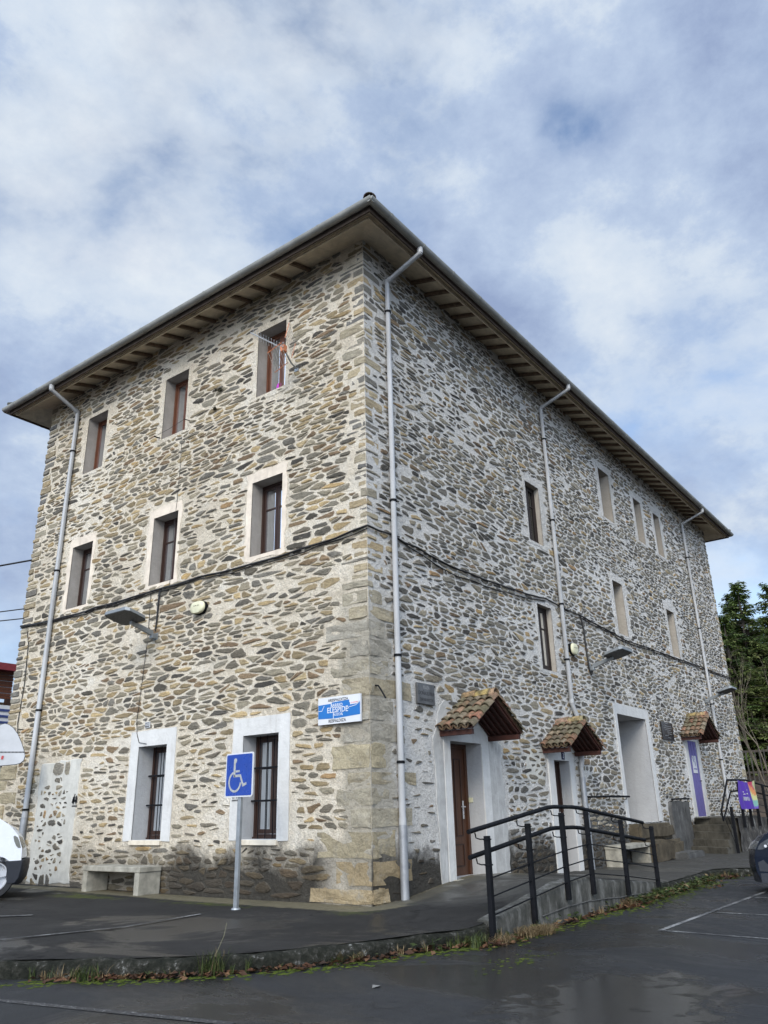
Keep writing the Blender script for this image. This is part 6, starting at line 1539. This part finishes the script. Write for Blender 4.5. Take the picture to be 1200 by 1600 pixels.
while s_ < 15.5:
    dens = .55+.9*max(0, noise.noise(Vector((s_*.9, 3, 0)))+.25)
    p_ = out_pt(s_, .13+rg.uniform(-.03, .08))
    ramp_ = p_ and -.3 < p_[0] < 4.0
    if p_ and rg.random() < dens*(.35 if ramp_ else .85):
        if s_ < 7.4 and noise.noise(Vector((s_*.7, 11, 0))) < -.25: s_ += .1; continue
        blades(g, tt, (*p_, ROADZ), int(18*dens*rg.uniform(.5, 1.4)), rg.uniform(.06, .22), rg.uniform(.05, .12), rg.choice((GREENS, GREENS, GREENS+STRAWS, STRAWS)), rg, .45, .005)
    s_ += rg.uniform(.05, .14)
for _ in range(46):                     # rooted clumps in the joint
    sc_ = rg.uniform(.4, 15.2); p_ = out_pt(sc_, .10+rg.uniform(0, .06))
    if p_ and not -.3 < p_[0] < 3.6: blades(g, tt, (*p_, ROADZ), rg.randint(22, 70), rg.uniform(.07, .20), rg.uniform(.06, .15), rg.choice((GREENS, GREENS, GREENS+STRAWS, STRAWS, [(.10, .075, .035), (.06, .05, .025)])), rg, .6, .0055)
for (s0, s1, n_) in ((9.0, 13.6, 620), (3.4, 8.6, 60)):                        # broad-leaved weeds along the kerb beyond the railing
    for _ in range(n_):
        p_ = out_pt(rg.uniform(s0, s1), .10+abs(rg.gauss(0, .14)))
        if not p_: continue
        a_ = rg.uniform(0, 6.283); l = rg.uniform(.04, .10); z_ = ROADZ+rg.uniform(.01, .11); c = rg.choice(GREENS+GREENS+STRAWS[:1]); d_ = Vector((math.cos(a_)*l, math.sin(a_)*l, rg.uniform(-.03, .05))); e_ = Vector((-d_.y, d_.x, rg.uniform(-.02, .02)))*.38; b_ = Vector((*p_, z_)); q0 = len(g.v)
        g.v += [tuple(b_), tuple(b_+d_*.5+e_), tuple(b_+d_), tuple(b_+d_*.5-e_)]; tt += [c]*4; g.f.append((q0, q0+1, q0+2, q0+3)); g.m.append(0)
for x in (1.2, 2.2, 2.9, 3.4, 4.1, -.3, .2):
    blades(g, tt, (x+rg.uniform(-.2, .2), -2.58, ROADZ), 26, .15, .12, GREENS, rg, .5, .008)
o = g.build('kerb_weeds', M_GRASS, recalc=False); set_tint(o, tt); tag(o, 'short green and straw weeds growing in the gutter along the kerb', 'weeds', kind='stuff')
g = MB(); tt = []
def litter(x, y, n_, sx, sy, mx=.055):
    for _ in range(n_):
        px_, py_ = x+rg.gauss(0, sx), y+rg.gauss(0, sy); a_ = rg.uniform(0, 6.283); l = rg.uniform(.02, mx); t_ = rg.uniform(-.5, .5); c = rg.choice(DEAD); z_ = ROADZ+rg.uniform(.006, .035)
        d_ = Vector((math.cos(a_)*l, math.sin(a_)*l, t_*l*.6)); e_ = Vector((-math.sin(a_)*l*.5, math.cos(a_)*l*.5, rg.uniform(-.4, .4)*l)); b_ = Vector((px_, py_, z_)); q0 = len(g.v)
        g.v += [tuple(b_-d_), tuple(b_+e_+Vector((0, 0, .012))), tuple(b_+d_), tuple(b_-e_+Vector((0, 0, .006)))]; tt.extend([c]*4); g.f.append((q0, q0+1, q0+2, q0+3)); g.m.append(0)
s_ = .5
while s_ < 14.5:
    p_ = out_pt(s_, .16)
    if p_: litter(p_[0], p_[1], int(max(0, 8+18*noise.noise(Vector((s_*1.1, 40, 0))))*rg.uniform(.3, 1.4)*(1.3 if s_ < 4.5 else .7)), .08, .055)
    s_ += .08
litter(2.9, -2.66, 90, .3, .06); litter(8.3, -2.55, 120, .25, .12); litter(-1.1, -2.62, 60, .25, .08); litter(6.2, -2.9, 14, .2, .05)
o = g.build('dead_leaves', M_DRYLEAF, recalc=False); set_tint(o, tt); tag(o, 'brown dead leaves gathered in the gutter', 'dead leaves', kind='stuff')
def grass_thing(name, c, n_, h_, sp_, cols, label, curl=.6, wd=.005, seed=1, sx=1.0):
    g = MB(); tt = []; r2 = random.Random(seed)
    for k_ in range(6): blades(g, tt, (c[0]+r2.uniform(-.5, .5)*sx, c[1]+r2.uniform(-.12, .12), c[2]), n_//6, h_, sp_, cols, r2, curl, wd, 4)
    o = g.build(name, M_GRASS, recalc=False); set_tint(o, tt); return tag(o, label, 'grass clump')
grass_thing('dry_grass', (-.62, -2.68, ROADZ), 620, .26, .30, STRAWS, 'flattened straw coloured dry grass clump at the foot of the first railing post', .85, .004, 5, 1.0)
grass_thing('dry_grass', (2.75, -2.62, ROADZ), 260, .24, .16, STRAWS+DEAD[:2], 'brown dry grass clump under the ramp wall near the last railing posts', .7, .004, 6, .7)
grass_thing('grass_tuft', (-1.35, -2.42, ROADZ), 150, .22, .14, GREENS, 'bright green grass tuft left of the dry clump by the kerb', .5, .006, 7, .3)
grass_thing('grass_tuft', (4.25, -2.62, ROADZ), 170, .22, .12, GREENS, 'green grass tuft at the foot of the last railing post', .4, .006, 8, .3)
grass_thing('grass_tuft', (-3.92, -1.12, ROADZ), 120, .30, .16, GREENS+STRAWS[:1], 'long bladed grass tuft with a tall stalk against the left kerb', .4, .005, 9, .25)
grass_thing('grass_tuft', (-4.62, -.28, ROADZ), 110, .22, .12, GREENS, 'pale green grass tuft at the leftmost stretch of kerb', .5, .005, 10, .3)
root = empty('grass_stalk', (-3.86, -1.08, ROADZ), 'single tall dry grass stalk standing by the left kerb', 'grass stalk')
g = MB(); g.tube([(-3.86, -1.08, ROADZ), (-3.86, -1.10, .0), (-3.81, -1.15, .16), (-3.79, -1.16, .27)], .004, 5, rr=[.003, .0025, .002, .0015]); g.build('stem', simple('straw_stem', (.17, .16, .09), .8), root)
# moss on the asphalt
g = MB(); rg = random.Random(77); s_ = .3
def moss_blob(x, y, r_):
    n_ = 9; a0 = rg.uniform(0, 6); v = [(x+r_*rg.uniform(.6, 1.25)*math.cos(a0+q*6.283/n_), y+r_*rg.uniform(.5, 1.0)*math.sin(a0+q*6.283/n_), ROADZ+.0015) for q in range(n_)] + [(x, y, ROADZ+.004+r_*.05)]
    g.add(v, [(q, (q+1) % n_, n_) for q in range(n_)])
while s_ < 15:
    dn = noise.noise(Vector((s_*.55, 21, 0)))+.15
    if dn > 0 or 4.0 < s_ < 6.8 or 8.8 < s_ < 13.6:
        for _ in range(7):
            p_ = out_pt(s_+rg.uniform(-.1, .1), .16+abs(rg.gauss(0, .13 if s_ < 8 else .20)))
            if p_: moss_blob(*p_, rg.uniform(.008, .045))
    s_ += .06
for _ in range(60): moss_blob(rg.gauss(-1.9, .35), rg.gauss(-3.25, .1), rg.uniform(.008, .03))
m, t, bs = new_mat('moss_cushion'); p = geo_pos(t)
LK(t, ramp(t, noise_n(t, p, 16, 5, .7), [(.3, (.018, .024, .008)), (.5, (.055, .075, .012)), (.7, (.11, .13, .02))]), bs.inputs['Base Color']); set_in(bs, Roughness=1.0, Specular_IOR_Level=.1); bump(t, bs, noise_n(t, p, 90, 3, .7), .8, .01)
o = g.build('moss', m, smooth=80); tag(o, 'green moss creeping over the asphalt beside the kerb', 'moss', kind='stuff')
LEAF = (-3.60, -2.82)
root = empty('crumpled_leaf', (-3.60, -2.82, ROADZ), 'single pale crumpled leaf lying alone on the road in the foreground', 'leaf')
g = MB(); g.add([(x_+LEAF[0], y_+LEAF[1], ROADZ+z_) for x_, y_, z_ in ((-.05, .0, .004), (.0, -.04, .016), (.06, .0, .006), (.02, .05, .014), (.0, .005, .007))], [(0, 1, 4), (1, 2, 4), (2, 3, 4), (3, 0, 4)])
g.build('blade', simple('pale_leaf', (.17, .165, .15), .8), root)
